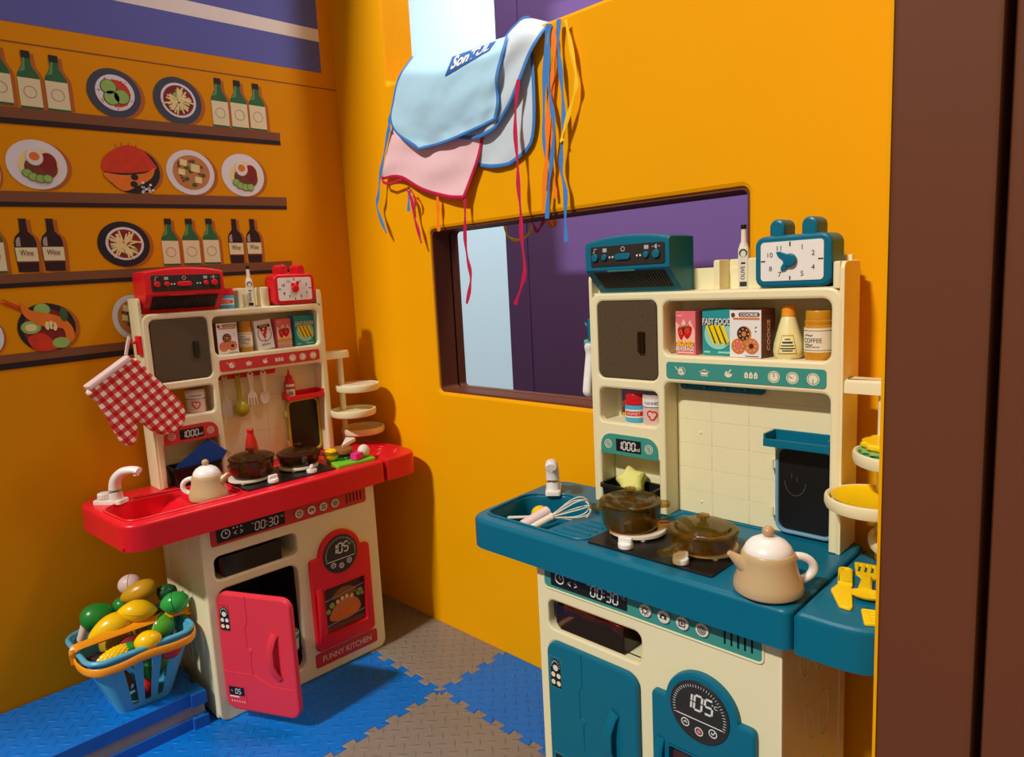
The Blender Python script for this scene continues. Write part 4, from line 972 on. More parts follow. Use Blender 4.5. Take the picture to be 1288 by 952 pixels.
def food_can(label, M, r=.0188, h=.0490, turn=-90):
    t = thing('food_can', label, 'can', M); m = MB('can_pink'); m.lathe([(0, 0), (r * .94, 0), (r, .002), (r, h - .003), (r * .96, h - .0015), (0, h - .0015)], 36); m.build('can', t)
    m = MB('can_grey'); m.lathe([(0, h - .0035), (r * .93, h - .0035), (r * .99, h - .0028), (r * .99, h - .0008), (r * .93, h), (r * .90, h - .0012), (0, h - .0012)], 36); m.build('lid', t)
    m = MB('paper_cream'); a = math.radians(turn); wrap(m, r + .0001, .0310, .0445, 0, 2 * PI, 'carton_white', 36); wrap(m, r + .0003, .0305, .0315, 0, 2 * PI, 'ink', 36)
    curved_text(m, 'CANNED', r + .0004, .0378, .0048, .026, 'ink', a)
    for da, z, q in ((-.16, .020, .0062), (.16, .019, .0062), (.02, .0145, .006)):
        cdisc(m, r + .0003 + abs(da) * .002, a + da, z, q, 'ham_red'); cdisc(m, r + .0009, a + da, z, q * .55, 'pale_pink_print')
    m.build('paper_label', t); return t
def sauce_bottle(label, M):
    t = thing('sauce_bottle', label, 'bottle', M); m = MB('mayo_cream')
    m.lathe([(0, 0), (.0165, 0), (.0195, .003), (.0208, .010), (.0196, .021), (.0160, .036), (.0122, .050), (.0098, .058), (.0088, .0605), (0, .0605)], 36); m.build('bottle', t)
    m = MB('cap_orange'); m.lathe([(0, .0600), (.0098, .0600), (.0100, .0612), (.0096, .0618), (.0096, .0735), (.0085, .0750), (0, .0750)], 28); m.build('cap', t)
    m = MB('paper_cream'); a = math.radians(-72)
    def strip(da, z0, z1, k, mt):                                                      # follows the bottle's slope
        vs = []; fs = []; n = 10
        R = lambda z: .0208 - max(0, z - .010) * .00011 / .001 if z < .021 else .0196 - (z - .021) * .00024 / .001
        for i in range(n + 1):
            for z in (z0, z1):
                w_ = da * (1 - .25 * (z - .008) / .024); q = a - w_ + 2 * w_ * i / n; rr_ = R(z) + k; vs.append((rr_ * math.cos(q), rr_ * math.sin(q), z)); vs.append(((rr_ - .001) * math.cos(q), (rr_ - .001) * math.sin(q), z))
        for i in range(n): b = 4 * i; c = b + 4; fs += [[b, c, c + 2, b + 2], [b + 2, c + 2, c + 3, b + 3], [b, b + 1, c + 1, c]]
        m.add(vs, fs, mt)
    for z in (.008, .0145, .021, .0275): strip(.62, z, z + .0065, .0004, 'coffee_gold'); 
    for z in (.009, .0145, .021, .0270): strip(.55, z, z + (.0065 if z > .01 and z < .026 else .0055), .0007, 'mayo_cream')
    for z, L in ((.0275, .25), (.0235, .42), (.0225, .40), (.0185, .46), (.0145, .5), (.0115, .34)): strip(L, z, z + .0016, .0010, 'ink')
    m.build('paper_label', t); return t
def oil_bottle(label, M):
    t = thing('oil_bottle', label, 'bottle', M); m = MB('off_white'); m.plate([rr(-.0075, -.0075, .0075, .0075, .0025, 4)], 0, .062, .004)
    m.lathe([(.0072, .058), (.0062, .064), (.0040, .069), (.0036, .086), (.0042, .0865), (.0042, .0880), (0, .088)], 20); m.build('bottle', t)
    m = MB('black'); m.cyl(.0044, .0865, .0935, .0008, 18); m.build('cap', t)
    m = MB('ink', FRONT(-.0075)); m.plate([circ(0, .052, .0058, 20), circ(0, .051, .0040, 20, .0048)], .0001, .0004); 
    m2 = MB('ink', frame((.0000, -.0076, .0240), (0, 0, 1), (-1, 0, 0))); m2.flat(rr(-.021, -.0050, -.014, .0050, 0), .0, 'ink'); m2.text('OLIVE', -.001, 0.0008, .0055, .0200, 'ink'); m2.flat(rr(.012, -.003, .0145, .003, 0), .0, 'ink'); m.v += []; m2.build('paper_label', t); m.build('paper_label', t); return t
ZS = .7285; ZN = .6080
carton('strawberry', 'pink strawberry drink carton, leftmost on the food shelf of the teal kitchen', T((-.0122, .2005, ZS)) @ RZ(-6), .0372, .0685, .026)
carton('sandwich', 'teal sandwich box between the pink carton and the white doughnut box on the teal kitchen', T((.0395, .2040, ZS)) @ RZ(-4), .0530, .0710, .024)
carton('cookie', 'white and brown doughnut box beside the cream sauce bottle on the teal kitchen', T((.0918, .1965, ZS)) @ RZ(-6), .0515, .0705, .038)
sauce_bottle('cream sauce bottle with orange cap on the shelf of the teal kitchen', T((.1445, .1985, ZS)))
coffee_jar('golden coffee jar at the right end of the teal kitchen shelf', T((.1868, .1985, ZS)), turn=-98)
honey_jar('blue honey jar with red lid in the small niche of the teal kitchen', T((-.1180, .2020, ZN)), .0195, .0490, turn=-72)
food_can('pink and white can standing beside the honey jar on the teal kitchen', T((-.0785, .1965, ZN)), .0195, .0510, turn=-70)
oil_bottle('slim white bottle with black cap beside the teal clock', T((.0735, .2080, .8292)) @ RZ(18))
r_ = lambda x, y, z, a=0: RK @ T((x, y, z)) @ RZ(a)
carton('cookie', 'white and brown doughnut box, leftmost on the food shelf of the red kitchen', r_(-.0090, .2030, ZS, 4), .0485, .0700, .030)
coffee_jar('golden coffee jar behind the doughnut box on the red kitchen shelf', r_(.0400, .2060, ZS), .0165, .0690, -115)
carton('pizza', 'white pizza box leaning on the shelf of the red kitchen', r_(.0850, .2060, ZS + .0004, 3) @ RY(-5), .0430, .0690, .022)
carton('strawberry', 'pink strawberry drink carton beside the pizza box on the red kitchen', r_(.1312, .2070, ZS, 3), .0400, .0685, .026)
carton('sandwich', 'teal sandwich box at the right end of the red kitchen shelf', r_(.1830, .2030, ZS, 4), .0545, .0730, .026)
food_can('pink and white can in the small niche of the red kitchen', r_(-.0860, .2050, ZN), .0205, .0515, turn=-110)
honey_jar('blue honey jar with red lid beside the red hood, on top of the red kitchen', r_(.0040, .2030, .8292), turn=-112)
oil_bottle('slim white bottle with black cap beside the red clock', r_(.0630, .2060, .8292, -20) )
# ------------------------------------------------------------------ pots, pans, kettles
def pot(label, M, pan=False, mt='amber', ha=0, rc=None):
    t = thing('frying_pan' if pan else 'cooking_pot', label, 'pan' if pan else 'pot', M)
    r, h = (.0475, .026) if pan else (.0460, .041); b = r * .90
    m = MB(mt); w_ = .0022
    m.lathe([(0, 0), (b - .006, 0), (b - .001, .003), (b + .001, .007), (r, h - .003), (r + .002, h), (r - w_ + .001, h), (r - w_ - .001, h - .003), (b + .001 - w_, .008), (b - .006, .0028), (0, .0028)], 48); m.build('body', t)
    m = MB(mt); hz = h + .0006
    m.lathe([(0, hz + .0115), (.018, hz + .0107), (.030, hz + .0085), (.0375, hz + .0065), (.040, hz + .0030), (.0465, hz + .0022), (.0475, hz + .0008), (.0465, hz), (.038, hz), (.036, hz + .0045), (.028, hz + .0065), (.017, hz + .0087), (0, hz + .0095)], 48); lid = m.build('lid', t)
    m = MB(mt); z = hz + .0112; m.lathe([(0, z), (.0045, z), (.0045, z + .0045), (.0088, z + .006), (.0095, z + .0082), (.0075, z + .0098), (0, z + .0098)], 30, rib=.10, ribn=6); m.build('lid_knob', lid)
    if pan:
        m = MB(mt); m.tube(smooth([(r - .004, 0, h - .008), (r + .008, 0, h - .010), (r + .020, 0, h - .012), (r + .034, 0, h - .0125), (r + .040, 0, h - .0125)], 3, False), [(.0042, .0090)] * 8 + [(.0045, .0105)] * 4 + [(.0025, .0070)], 12, M=RZ(ha), flat=(0, 0, 1)); m.build('handle', t)
    else:
        for s in (0, 180): m = MB(mt, RZ(ha + s)); m.plate([rpoly([(r - .004, -.013, .001), (r + .012, -.011, .006), (r + .017, 0, .006), (r + .012, .011, .006), (r - .004, .013, .001)])], h - .009, h - .0035, .0015); m.build('handle', t)
    return t
pot('amber see-through cooking pot with lid on the left burner of the teal kitchen', T((-.0455, .0705, .4717)), ha=44)
pot('amber see-through frying pan with lid on the right burner of the teal kitchen', T((.0800, .0660, .4717)), True, ha=-99)
pot('dark amber cooking pot with lid on the left burner of the red kitchen', r_(-.0330, .0720, .4717), mt='amber_dark', ha=20)
pot('dark amber frying pan with lid on the right burner of the red kitchen', r_(.0800, .0800, .4717), True, 'amber_dark', -30)
def kettle(label, M, cap='white'):
    t = thing('toy_kettle', label, 'kettle', M); m = MB('tan')
    m.lathe([(0, 0), (.030, 0), (.036, .0012), (.0405, .005), (.0415, .010), (.0405, .017), (.0365, .028), (.0335, .040), (.0325, .049), (.0320, .054), (.0300, .0575), (.0270, .0585), (0, .0585)], 48)
    m.tube([(.018, 0, .030), (.032, 0, .042), (.0415, 0, .0510), (.0475, 0, .0565)], [(.0165, .0135), (.0115, .0095), (.0066, .0056), (.0042, .0034)], 14, flat=(0, 1, 0)); m.build('body', t)
    m = MB(cap); m.lathe([(.0285, .0575), (.0285, .0600), (.0265, .0650), (.0215, .0710), (.0140, .0755), (.006, .0775), (0, .0778)], 40); m.lathe([(0, .0575), (.0285, .0575)], 40); lid = m.build('lid', t)
    m = MB('knob_tan'); m.ball(.0075, .0075, .0075, M=T((0, 0, .0840))); m.cyl(.004, .077, .080, 0, 14); m.build('lid_knob', lid)
    m = MB('white'); P = [(-.0300 - .0225 * math.sin(a) if False else -.0335 - .0215 * math.sin(a), 0, .0320 + .0170 * math.cos(a)) for a in [PI * (-.08 + 1.16 * i / 18) for i in range(19)]]
    m.tube(P, .0054, 12); m.build('handle', t); return t
kettle('tan toy kettle with white lid at the front corner of the teal worktop', T((.1990, .0080, .4602)) @ RZ(-138) @ SC(1, 1, .93))
kettle('tan toy kettle with white lid standing on the drainer of the red sink', r_(-.1420, .0400, .4546, -42) @ SC(.9, .9, .9))
# ------------------------------------------------------------------ things in and around the teal sink
m = MB('lemon_yellow'); tag(centred(m, Matrix()).ball(.0165, .0165, .0155, f=lambda v: v * (1 + .12 * max(0, abs(v.x) / .0165 - .8))).build('toy_lemon', None, (-.272, .112, .4337)), 'small yellow lemon lying at the back of the teal sink', 'fruit')
def rolling_pin(label, a, b):
    a, b = V(a), V(b); d = (b - a); L = d.length; t = thing('rolling_pin', label, 'rolling pin', T((a + b) / 2) @ d.to_track_quat('X', 'Z').to_matrix().to_4x4())
    m = MB('pale_pink'); m.cyl(.0105, -L / 2 + .014, L / 2 - .004, .002, 22, M=RY(90)); m.build('roller', t)
    for s in (1,): m = MB('pale_pink'); m.lathe([(0, L / 2 + .002), (.0062, L / 2), (.0068, L / 2 - .006), (.0045, L / 2 - .014), (.0040, L / 2 - .018)], 16, M=RY(-90)); m.build('handle', t)
    return t
rolling_pin('pale pink rolling pin lying in the teal sink under the whisk', (-.2500, .0260, .4340), (-.2350, .0980, .4520))
t = thing('whisk', 'white wire whisk resting across the teal sink onto the drainer', 'whisk', T((0, 0, 0)))
A, B_, C_ = V((-.2140, .0160, .4450)), V((-.1960, .0560, .4600)), V((-.1620, .1180, .4700))
m = MB('off_white'); m.tube([A, A.lerp(B_, .5), B_], [.0055, .0060, .0058], 14); m.cyl(.0066, -.002, .003, .001, 14, M=T(B_) @ (C_ - B_).to_track_quat('Z', 'Y').to_matrix().to_4x4()); m.build('handle', t)
ax = (C_ - B_).normalized(); Lw = (C_ - B_).length
for k in range(4):
    a = k * PI / 4 + .3; s = ax.cross(V((0, 0, 1))).normalized(); n_ = s.cross(ax); q = s * math.cos(a) + n_ * math.sin(a)
    P = [B_ + ax * (Lw * u) + q * (.0185 * w_) for u, w_ in ((0, .12), (.25, .45), (.55, .9), (.8, 1), (.95, .7), (1.0, .0), (.95, -.7), (.8, -1), (.55, -.9), (.25, -.45), (0, -.12))]
    m = MB('off_white'); m.tube(smooth(P, 3, False), .0012, 7); m.build('wire_loop', t)
m = MB('off_white'); m.plate([rpoly([(-.03, -.0035, .003), (.03, -.002, .002), (.03, .002, .002), (-.03, .0035, .003)])], 0, .003, .001)
o = m.build('plastic_stick', None); o.matrix_world = T((-.2680, .0620, .4420)) @ RZ(18) @ RY(-8); tag(o, 'thin white plastic stick poking out from under the rolling pin in the teal sink', 'toy utensil')
def bin_(label, M, wd, d, h):
    m = MB('black'); m.plate([rr(-wd / 2 + .004, -d / 2 + .004, wd / 2 - .004, d / 2 - .004, .006)], 0, .002)
    L = []; n = 5
    lo = [rr(-wd / 2 + .004, -d / 2 + .004, wd / 2 - .004, d / 2 - .004, .006), rr(-wd / 2, -d / 2, wd / 2, d / 2, .008), rr(-wd / 2 - .003, -d / 2 - .003, wd / 2 + .003, d / 2 + .003, .010), rr(-wd / 2 - .003, -d / 2 - .003, wd / 2 + .003, d / 2 + .003, .010), rr(-wd / 2 + .0018, -d / 2 + .0018, wd / 2 - .0018, d / 2 - .0018, .008), rr(-wd / 2 + .006, -d / 2 + .006, wd / 2 - .006, d / 2 - .006, .006)]
    hs = [0, h - .006, h - .006, h, h, .002]; k = len(lo[0]); vs = [(p[0], p[1], z) for l, z in zip(lo, hs) for p in l]; fs = []
    for i in range(len(lo) - 1):
        for j in range(k): fs.append([i * k + j, i * k + (j + 1) % k, (i + 1) * k + (j + 1) % k, (i + 1) * k + j])
    m.add(vs, fs); o = m.build('plastic_tub', None); o.matrix_world = M; return tag(o, label, 'tub')
bin_('black plastic tub holding the star sponge in the niche of the teal kitchen', T((-.1145, .1790, .4605)), .100, .050, .040)
bin_('black plastic tub holding the blue napkin in the niche of the red kitchen', r_(-.1140, .1790, .4605), .100, .050, .042)
star = [(.027 * (1 if i % 2 == 0 else .74) * math.cos(PI / 2 + i * PI / 5), .027 * (1 if i % 2 == 0 else .74) * math.sin(PI / 2 + i * PI / 5)) for i in range(10)]
m = MB('sponge_lime'); m.plate([smooth(star, 4)], -.012, .012, .010, seg=5); o = m.build('star_sponge', None); o.matrix_world = T((-.1170, .1790, .5060)) @ RZ(20) @ RX(58) @ RZ(14); tag(o, 'pale lime star-shaped sponge sitting in the black tub', 'sponge')
m = MB('napkin_blue'); m.plate([rpoly([(-.058, -.010, .002), (.0, -.055, .002), (.056, -.008, .002), (.022, .030, .002)])], 0, .004, .001, M=RX(90)); o = m.build('folded_napkin', None); o.matrix_world = r_(-.1000, .1720, .5180, 0) @ RX(-12) @ RY(-4); tag(o, 'dark blue diamond-folded napkin standing in the tub on the red kitchen', 'napkin')
m = MB('card_tan'); m.plate([rpoly([(-.058, -.016, .001), (.0, -.052, .001), (.066, -.016, .001), (.026, .032, .001)])], 0, .0025, .0005, M=RX(90)); o = m.build('cardboard_sheet', None); o.matrix_world = r_(-.0975, .1830, .5170, 0) @ RX(-12) @ RY(-4); tag(o, 'tan card sheet standing directly behind the dark blue napkin', 'card')
m = MB('tomato_red'); m.lathe([(0, 0), (.0165, 0), (.0180, .002), (.0165, .030), (.0125, .062), (.0080, .080), (.0070, .084), (.0078, .086), (.0078, .0920), (.0060, .094), (0, .094)], 28); o = m.build('sauce_bottle', None); o.matrix_world = r_(.0130, .1700, .4605); tag(o, 'plain red sauce bottle behind the pot on the red kitchen', 'bottle')
t = thing('ketchup_bottle', 'small red ketchup bottle standing on the ledge above the red kitchen chalkboard', 'bottle', r_(.1330, .1950, .6058))
m = MB('cap_red'); m.lathe([(0, 0), (.0115, 0), (.0130, .002), (.0130, .034), (.0115, .040), (.0085, .0445), (.0085, .050), (0, .050)], 26); m.build('bottle', t); m = MB('cap_red'); m.lathe([(.0080, .0495), (.0080, .053), (.0035, .056), (.0014, .069), (0, .070)], 20); m.build('nozzle', t)
m = MB('paper_cream'); wrap(m, .0132, .004, .034, -2.75, -1.05, 'paper_cream', 12); wrap(m, .0135, .022, .028, -2.7, -1.1, 'ham_red', 12); wrap(m, .0135, .008, .017, -2.3, -1.5, 'cheese_teal', 8); m.build('paper_label', t)
# slice and orange food pieces
m = MB('food_cream'); m.plate([rpoly([(-.016, -.010, .003), (.018, 0, .004), (-.016, .012, .003)])], 0, .005, .002); m.plate([rpoly([(-.011, -.006, .002), (.011, 0, .003), (-.011, .008, .002)])], .004, .0068, .001, 'tomato_red'); o = m.build('pizza_slice', None); o.matrix_world = T((-.004, .1080, .4716)) @ RZ(35); tag(o, 'small red and cream food slice on the burner behind the teal kitchen pot', 'toy food')
for i, (x, z, a, lb, mt) in enumerate(((-.112, .3265, 20, 'orange toy food stick on the left inside the smoky drawer of the teal kitchen', 'food_orange'), (-.052, .3255, -8, 'red toy food stick on the right inside the smoky drawer of the teal kitchen', 'tomato_red'))):
    m = MB(mt); m.tube(smooth([(-.03, 0, 0), (-.015, .003, .004), (0, 0, .006), (.015, -.003, .004), (.03, 0, 0)], 4, False), [.006] + [.0085] * 15 + [.005], 14); o = m.build('toy_vegetable', None); o.matrix_world = T((x, .0235, z)) @ RZ(a * .4) @ SC(1.0, 1.3, 1.3); tag(o, lb, 'toy food')
# ------------------------------------------------------------------ plates and yellow utensils on the right
m = MB('toy_yellow'); m.lathe([(0, 0), (.036, 0), (.040, .001), (.0480, .0065), (.0485, .0080), (.0470, .0080), (.0385, .0028), (0, .0020)], 44); o = m.build('toy_plate', None); o.matrix_world = T((.2745, .1470, .5528)); tag(o, 'yellow plate lying on the middle round tray of the teal kitchen', 'plate')
def wavy(name, label, cat, M, r, h, mt, n=10, amp=.06):
    m = MB(mt); m.lathe([(0, 0), (r * .92, 0), (r, h * .3), (r, h * .7), (r * .92, h), (r * .55, h * .92), (0, h * .92)], 60, rib=amp, ribn=n); o = m.build(name, None); o.matrix_world = M; return tag(o, label, cat)
wavy('lettuce_slice', 'teal wavy toy food slice at the bottom of the stack on the top tray', 'toy food', T((.3030, .1640, .6112)), .047, .0075, 'cheese_teal', 16)
wavy('lettuce_slice', 'green wavy toy food slice in the middle of the stack on the top tray', 'toy food', T((.3030, .1640, .6188)), .0475, .0050, 'food_green', 18)
wavy('toy_waffle', 'yellow round toy waffle topping the stack on the top tray', 'toy food', T((.3030, .1640, .6240)), .0460, .0085, 'toy_yellow', 14, .04)
wavy('scalloped_plate', 'cream scalloped dish on the top round tray of the red kitchen', 'plate', r_(.3030, .1640, .6112), .0440, .0080, 'off_white', 12, .05)
def utensil(name, label, M, loops, mt, h=.004, handle=None, hl=None):
    t = thing(name, label, 'toy utensil', M); m = MB(mt); m.plate(loops, 0, h, .0012); m.build('blade', t)
    if handle: m = MB(mt); m.plate(handle, 0, h + .003, .0022); m.build('handle', t)
    return t
zt = .4607
# local x runs from the grip to the working end
def hnd(L, w0, w1): return [rpoly([(-L, -w0, w0 * .9), (0, -w1, .001), (0, w1, .001), (-L, w0, w0 * .9)]), circ(-L + w0 * 1.0, 0, w0 * .42, 12)]
utensil('toy_knife', 'yellow broad knife nearest the teal kettle on the side worktop', T((.2660, .0780, zt)) @ RZ(-72), [rpoly([(-.002, -.0075, .001), (.018, -.016, .012), (.062, -.006, .006), (.066, .006, .005), (.060, .0085, .003), (-.002, .0075, .001)])], 'toy_yellow', .003, hnd(.050, .0085, .0085))
def turner(label, M, mt='toy_yellow'):
    sl = [rr(.018, y - .0013, .040, y + .0013, .001) for y in (-.0115, -.004, .0035, .011)]
    return utensil('slotted_turner', label, M, [rpoly([(-.002, -.006, .002), (.010, -.014, .006), (.046, -.019, .004), (.049, .019, .004), (.010, .014, .006), (-.002, .006, .002)])] + sl, mt, .003, hnd(.052, .0085, .006))
turner('yellow slotted turner standing up against the tray pole behind the knife', T((.2810, .1130, zt)) @ RZ(103))
turner('yellow slotted turner lying at the front edge of the side worktop', T((.3500, .0300, zt)) @ RZ(207))
t = thing('toy_spoon', 'yellow toy spoon half hidden by the brown wall', 'toy utensil', T((.3080, .0620, zt)) @ RZ(195)); m = MB('toy_yellow'); m.ball(.020, .0125, .0075, M=T((.010, 0, .0075)), f=lambda v: V((v.x, v.y, v.z if v.z < 0 else v.z * .15 - .002 * (1 - (v.x / .02) ** 2 - (v.y / .0125) ** 2)))); m.build('bowl', t); m = MB('toy_yellow'); m.tube([(-.008, 0, .006), (-.022, 0, .0075), (-.04, 0, .006)], [(.002, .005)] * 3, 10, flat=(0, 0, 1)); m.build('handle', t)
# ------------------------------------------------------------------ hanging cutlery of the red kitchen
def hang(name, label, x, mt, build, z=.6780):
    t = thing(name, label, 'toy utensil', r_(x, .1965, z)); m = MB(mt, FRONT(0)); build(m, t, mt); return t
def spat(m, t, mt): m.plate([rpoly([(-.004, -.050, .003), (-.012, -.060, .005), (-.013, -.090, .005), (.010, -.096, .004), (.012, -.060, .005), (.004, -.050, .003), (.006, 0, .004), (0, .005, .003), (-.006, 0, .004)]), circ(0, 0, .0026, 10)], -.0015, .0015, .0008); m.build('body', t)
hang('toy_spatula', 'pale see-through spatula hanging leftmost on the red hook rail', -.0220, 'clear_white', spat)
def ladle(m, t, mt):
    m.plate([rpoly([(-.0035, -.068, .002), (.0045, -.068, .002), (.0055, 0, .004), (0, .005, .003), (-.006, 0, .004)]), circ(0, 0, .0026, 10)], -.0015, .0018, .0008); m.build('handle', t)
    m = MB(mt); m.ball(.0172, .0150, .0172, M=T((.001, -.004, -.0800)), f=lambda v: V((v.x, v.y, v.z * (1.25 if v.z > 0 else 1)))); m.build('bowl', t)
hang('toy_ladle', 'olive green ladle hanging second on the red hook rail', .0085, 'olive_green', ladle)
def fork(m, t, mt):
    P = [(-.0035, -.046), (-.0105, -.053), (-.0115, -.080)]
    loop = rpoly([(-.0035, -.040, .002), (-.0110, -.052, .004), (-.0120, -.076, .001), (-.0095, -.077, .001), (-.0075, -.058, .0008), (-.0055, -.058, .0008), (-.0045, -.078, .001), (-.002, -.078, .001), (-.0010, -.058, .0008), (.0010, -.058, .0008), (.002, -.078, .001), (.0045, -.078, .001), (.0055, -.058, .0008), (.0075, -.058, .0008), (.0095, -.077, .001), (.0120, -.076, .001), (.0110, -.052, .004), (.0035, -.040, .002), (.0075, -.002, .004), (0, .007, .005), (-.0075, -.002, .004)], 3)
    m.plate([loop, circ(0, -.001, .0030, 10)], -.0015, .0018, .0008); m.build('body', t)
hang('toy_fork', 'cream toy fork hanging third on the red hook rail', .0385, 'off_white', fork)
def spoon(m, t, mt):
    m.plate([rpoly([(-.0035, -.048, .002), (.0035, -.048, .002), (.0075, -.002, .004), (0, .007, .005), (-.0075, -.002, .004)]), circ(0, -.001, .0030, 10)], -.0015, .0018, .0008); m.build('handle', t)
    m = MB(mt); m.ball(.0120, .0045, .0165, M=T((0, 0, -.0600)), f=lambda v: V((v.x, v.y if v.y > 0 else -v.y * .2 + .001, v.z))); m.build('bowl', t)
hang('toy_spoon', 'cream toy spoon hanging rightmost on the red hook rail', .0700, 'off_white', spoon)
# ------------------------------------------------------------------ cutting board and burger pieces
m = MB('board_green'); m.plate([rpoly([(-.052, -.042, .006), (.048, -.042, .006), (.052, .040, .006), (-.040, .040, .006)])], 0, .006, .002); o = m.build('cutting_board', None); o.matrix_world = r_(.1850, .0400, .4606, -4); tag(o, 'bright green cutting board on the right of the red worktop', 'cutting board')
ZB = .4668
def piece(name, label, mb, M): o = mb.build(name, None); o.matrix_world = M; return tag(o, label, 'toy food')
piece('toy_burger', 'brown toy burger bun half on the green cutting board', MB('bun_brown').lathe([(0, .0085), (.020, .0085), (.0225, .011), (.0215, .0155), (.014, .019), (0, .020)], 32), r_(.1760, .0560, ZB + .0020) @ SC(1.25, 1.25, 1.3))
wavy('lettuce_slice', 'teal toy lettuce slice under the burger bun on the green board', 'toy food', r_(.1740, .0530, ZB + .0002), .0215, .006, 'cheese_teal', 12)
wavy('bun_slice', 'flat brown bun base sticking out under the teal lettuce slice', 'toy food', r_(.1640, .0420, ZB + .0001) , .0005, .0003, 'bun_brown', 3) if False else None
wavy('ham_slice', 'red toy ham slice lying between bun and pink block', 'toy food', r_(.1990, .0430, ZB + .0001), .0150, .009, 'ham_red', 5, .02)
piece('toy_cheese', 'white wedge resting across the burger bun', MB('white').plate([rpoly([(-.024, -.006, .002), (.022, -.010, .003), (.024, .010, .003)])], 0, .006, .001), r_(.1930, .0660, ZB + .0275, 30) @ RY(-5) @ SC(1.4, 1.4, 1.3))
piece('toy_block', 'hot pink toy block on the green cutting board', MB('hot_pink').box(-.0125, .0125, -.010, .010, 0, .0165, .003), r_(.1905, .0130, ZB + .0002, 14))
piece('toy_garlic', 'white ball beside the hot pink block on the green board', MB('off_white').ball(.0145, .0135, .0145), r_(.2160, .0230, ZB + .0146))
piece('toy_pineapple', 'yellow knobbly toy fruit at the left end of the green cutting board', MB('lemon_yellow').ball(.0155, .0135, .0115, n=26, k=16, f=lambda v: v * (1 + .05 * math.sin(v.x * 900) * math.sin(v.z * 900))), r_(.1480, .0540, ZB + .0145, 20) @ SC(1.25, 1.25, 1.25))
# cup inside the open fridge
t = thing('toy_cup', 'white and teal cup standing inside the open fridge of the red kitchen', 'cup', r_(-.0100, .0250, .0785)); m = MB('white'); m.lathe([(0, 0), (.0165, 0), (.0185, .003), (.0205, .036), (.0205, .040), (.0190, .040), (.0175, .006), (0, .004)], 32); m.build('cup', t); m = MB('cheese_teal'); m.lathe([(.0206, .028), (.0210, .029), (.0211, .037), (.0207, .038)], 32); m.build('band', t)
# ------------------------------------------------------------------ oven mitts
def mitt(label, M, mt, trim, floral=False):
    t = thing('oven_mitt', label, 'oven mitt', M)
    loop = smooth([(0, -.045), (.03, -.049), (.067, -.057), (.110, -.066), (.126, -.067), (.137, -.058), (.136, -.045), (.124, -.032), (.109, -.020), (.120, -.015), (.140, -.012), (.160, -.002), (.173, .018), (.173, .040), (.158, .060), (.135, .068), (.10, .067), (.05, .061), (0, .050)], 5)
    m = MB(mt); n = len(loop)
    m.plate([loop], 0, .011, .0075, seg=4); m.plate([loop], 0, .009, .0065, M=Matrix.Diagonal((1, 1, -1, 1)), seg=4); body = m.build('mitt', t)
    m = MB(trim); m.plate([rr(-.008, -.046, .004, .050, .003)], -.0105, .0125, .004); m.build('cuff', t)
    m = MB(trim); m.tube([(-.004, .046, 0), (-.016, .058, .0), (-.030, .074, 0), (-.034, .076, 0), (-.027, .066, .001), (-.010, .048, .001)], (.003, .0012) if False else .0022, 8); m.build('hanging_loop', t)
    if floral:
        m = MB('mitt_floral_teal'); R = random.Random(3)
        for i in range(22):
            x, y = R.uniform(.01, .15), R.uniform(-.035, .04); m.flat(smooth([(x + .006 * math.cos(a) * (1 if k % 2 else .5), y + .006 * math.sin(a) * (1 if k % 2 else .5)) for k, a in enumerate([j * PI / 3 for j in range(6)])], 2), .0112 if i % 2 else -.0096, 'mitt_floral_teal' if i % 3 else 'toy_yellow')
        m.build('flower_print', t)
    return t
c0, c1 = rY(108, 491, .150), rY(162, 451, .150)                    # cuff corners in the red kitchen's frame
tip = rY(231, 513, .150); mid = (c0 + c1) / 2
vv = (c1 - c0).normalized(); uu = V((0, -1, 0)).cross(vv); uu = uu if uu.dot(tip - mid) > 0 else -uu
mm = frame(mid, uu, vv)
mitt('red gingham oven mitt hanging from the side hook of the red kitchen', RK @ mm @ SC(1, 1, 1) , 'gingham_red', 'pale_pink')
mitt('white flowered oven mitt hanging on the far side of the teal kitchen', frame((-.2090, .2220, .7420), (0.0, .02, -1), (0, 1, .02)) @ SC(.70, .70, .8) , 'mitt_white', 'mitt_floral_teal', True)
# ------------------------------------------------------------------ fruit basket on the stack of mats
BK = T((-.9080, -.4120, .0752))
t = thing('shopping_basket', 'blue plastic basket with orange handles full of toy fruit on the mat stack', 'basket', BK)
def rim_loop(hx, hy, r, n): return rr(-hx, -hy, hx, hy, r, n)
NP = 9
A0 = rim_loop(.052, .050, .016, NP); A1 = rim_loop(.088, .095, .034, NP); k0 = len(A0)
def resample(loop, n):
    L = [V(p) for p in loop] + [V(loop[0])]; d = [0]
    for i in range(1, len(L)): d.append(d[-1] + (L[i] - L[i - 1]).length)
    out = []; j = 0
    for i in range(n):
        q = d[-1] * i / n
        while d[j + 1] < q: j += 1
        out.append(L[j].lerp(L[j + 1], (q - d[j]) / max(1e-9, d[j + 1] - d[j])))
    return out
NS, NV, HB = 160, 14, .128
def wall_pt(i, v, off=0):
    a = A0r[i % NS].lerp(A1r[i % NS], v); n_ = a.normalized(); return V((a.x - n_.x * off, a.y - n_.y * off, .002 + v * HB))
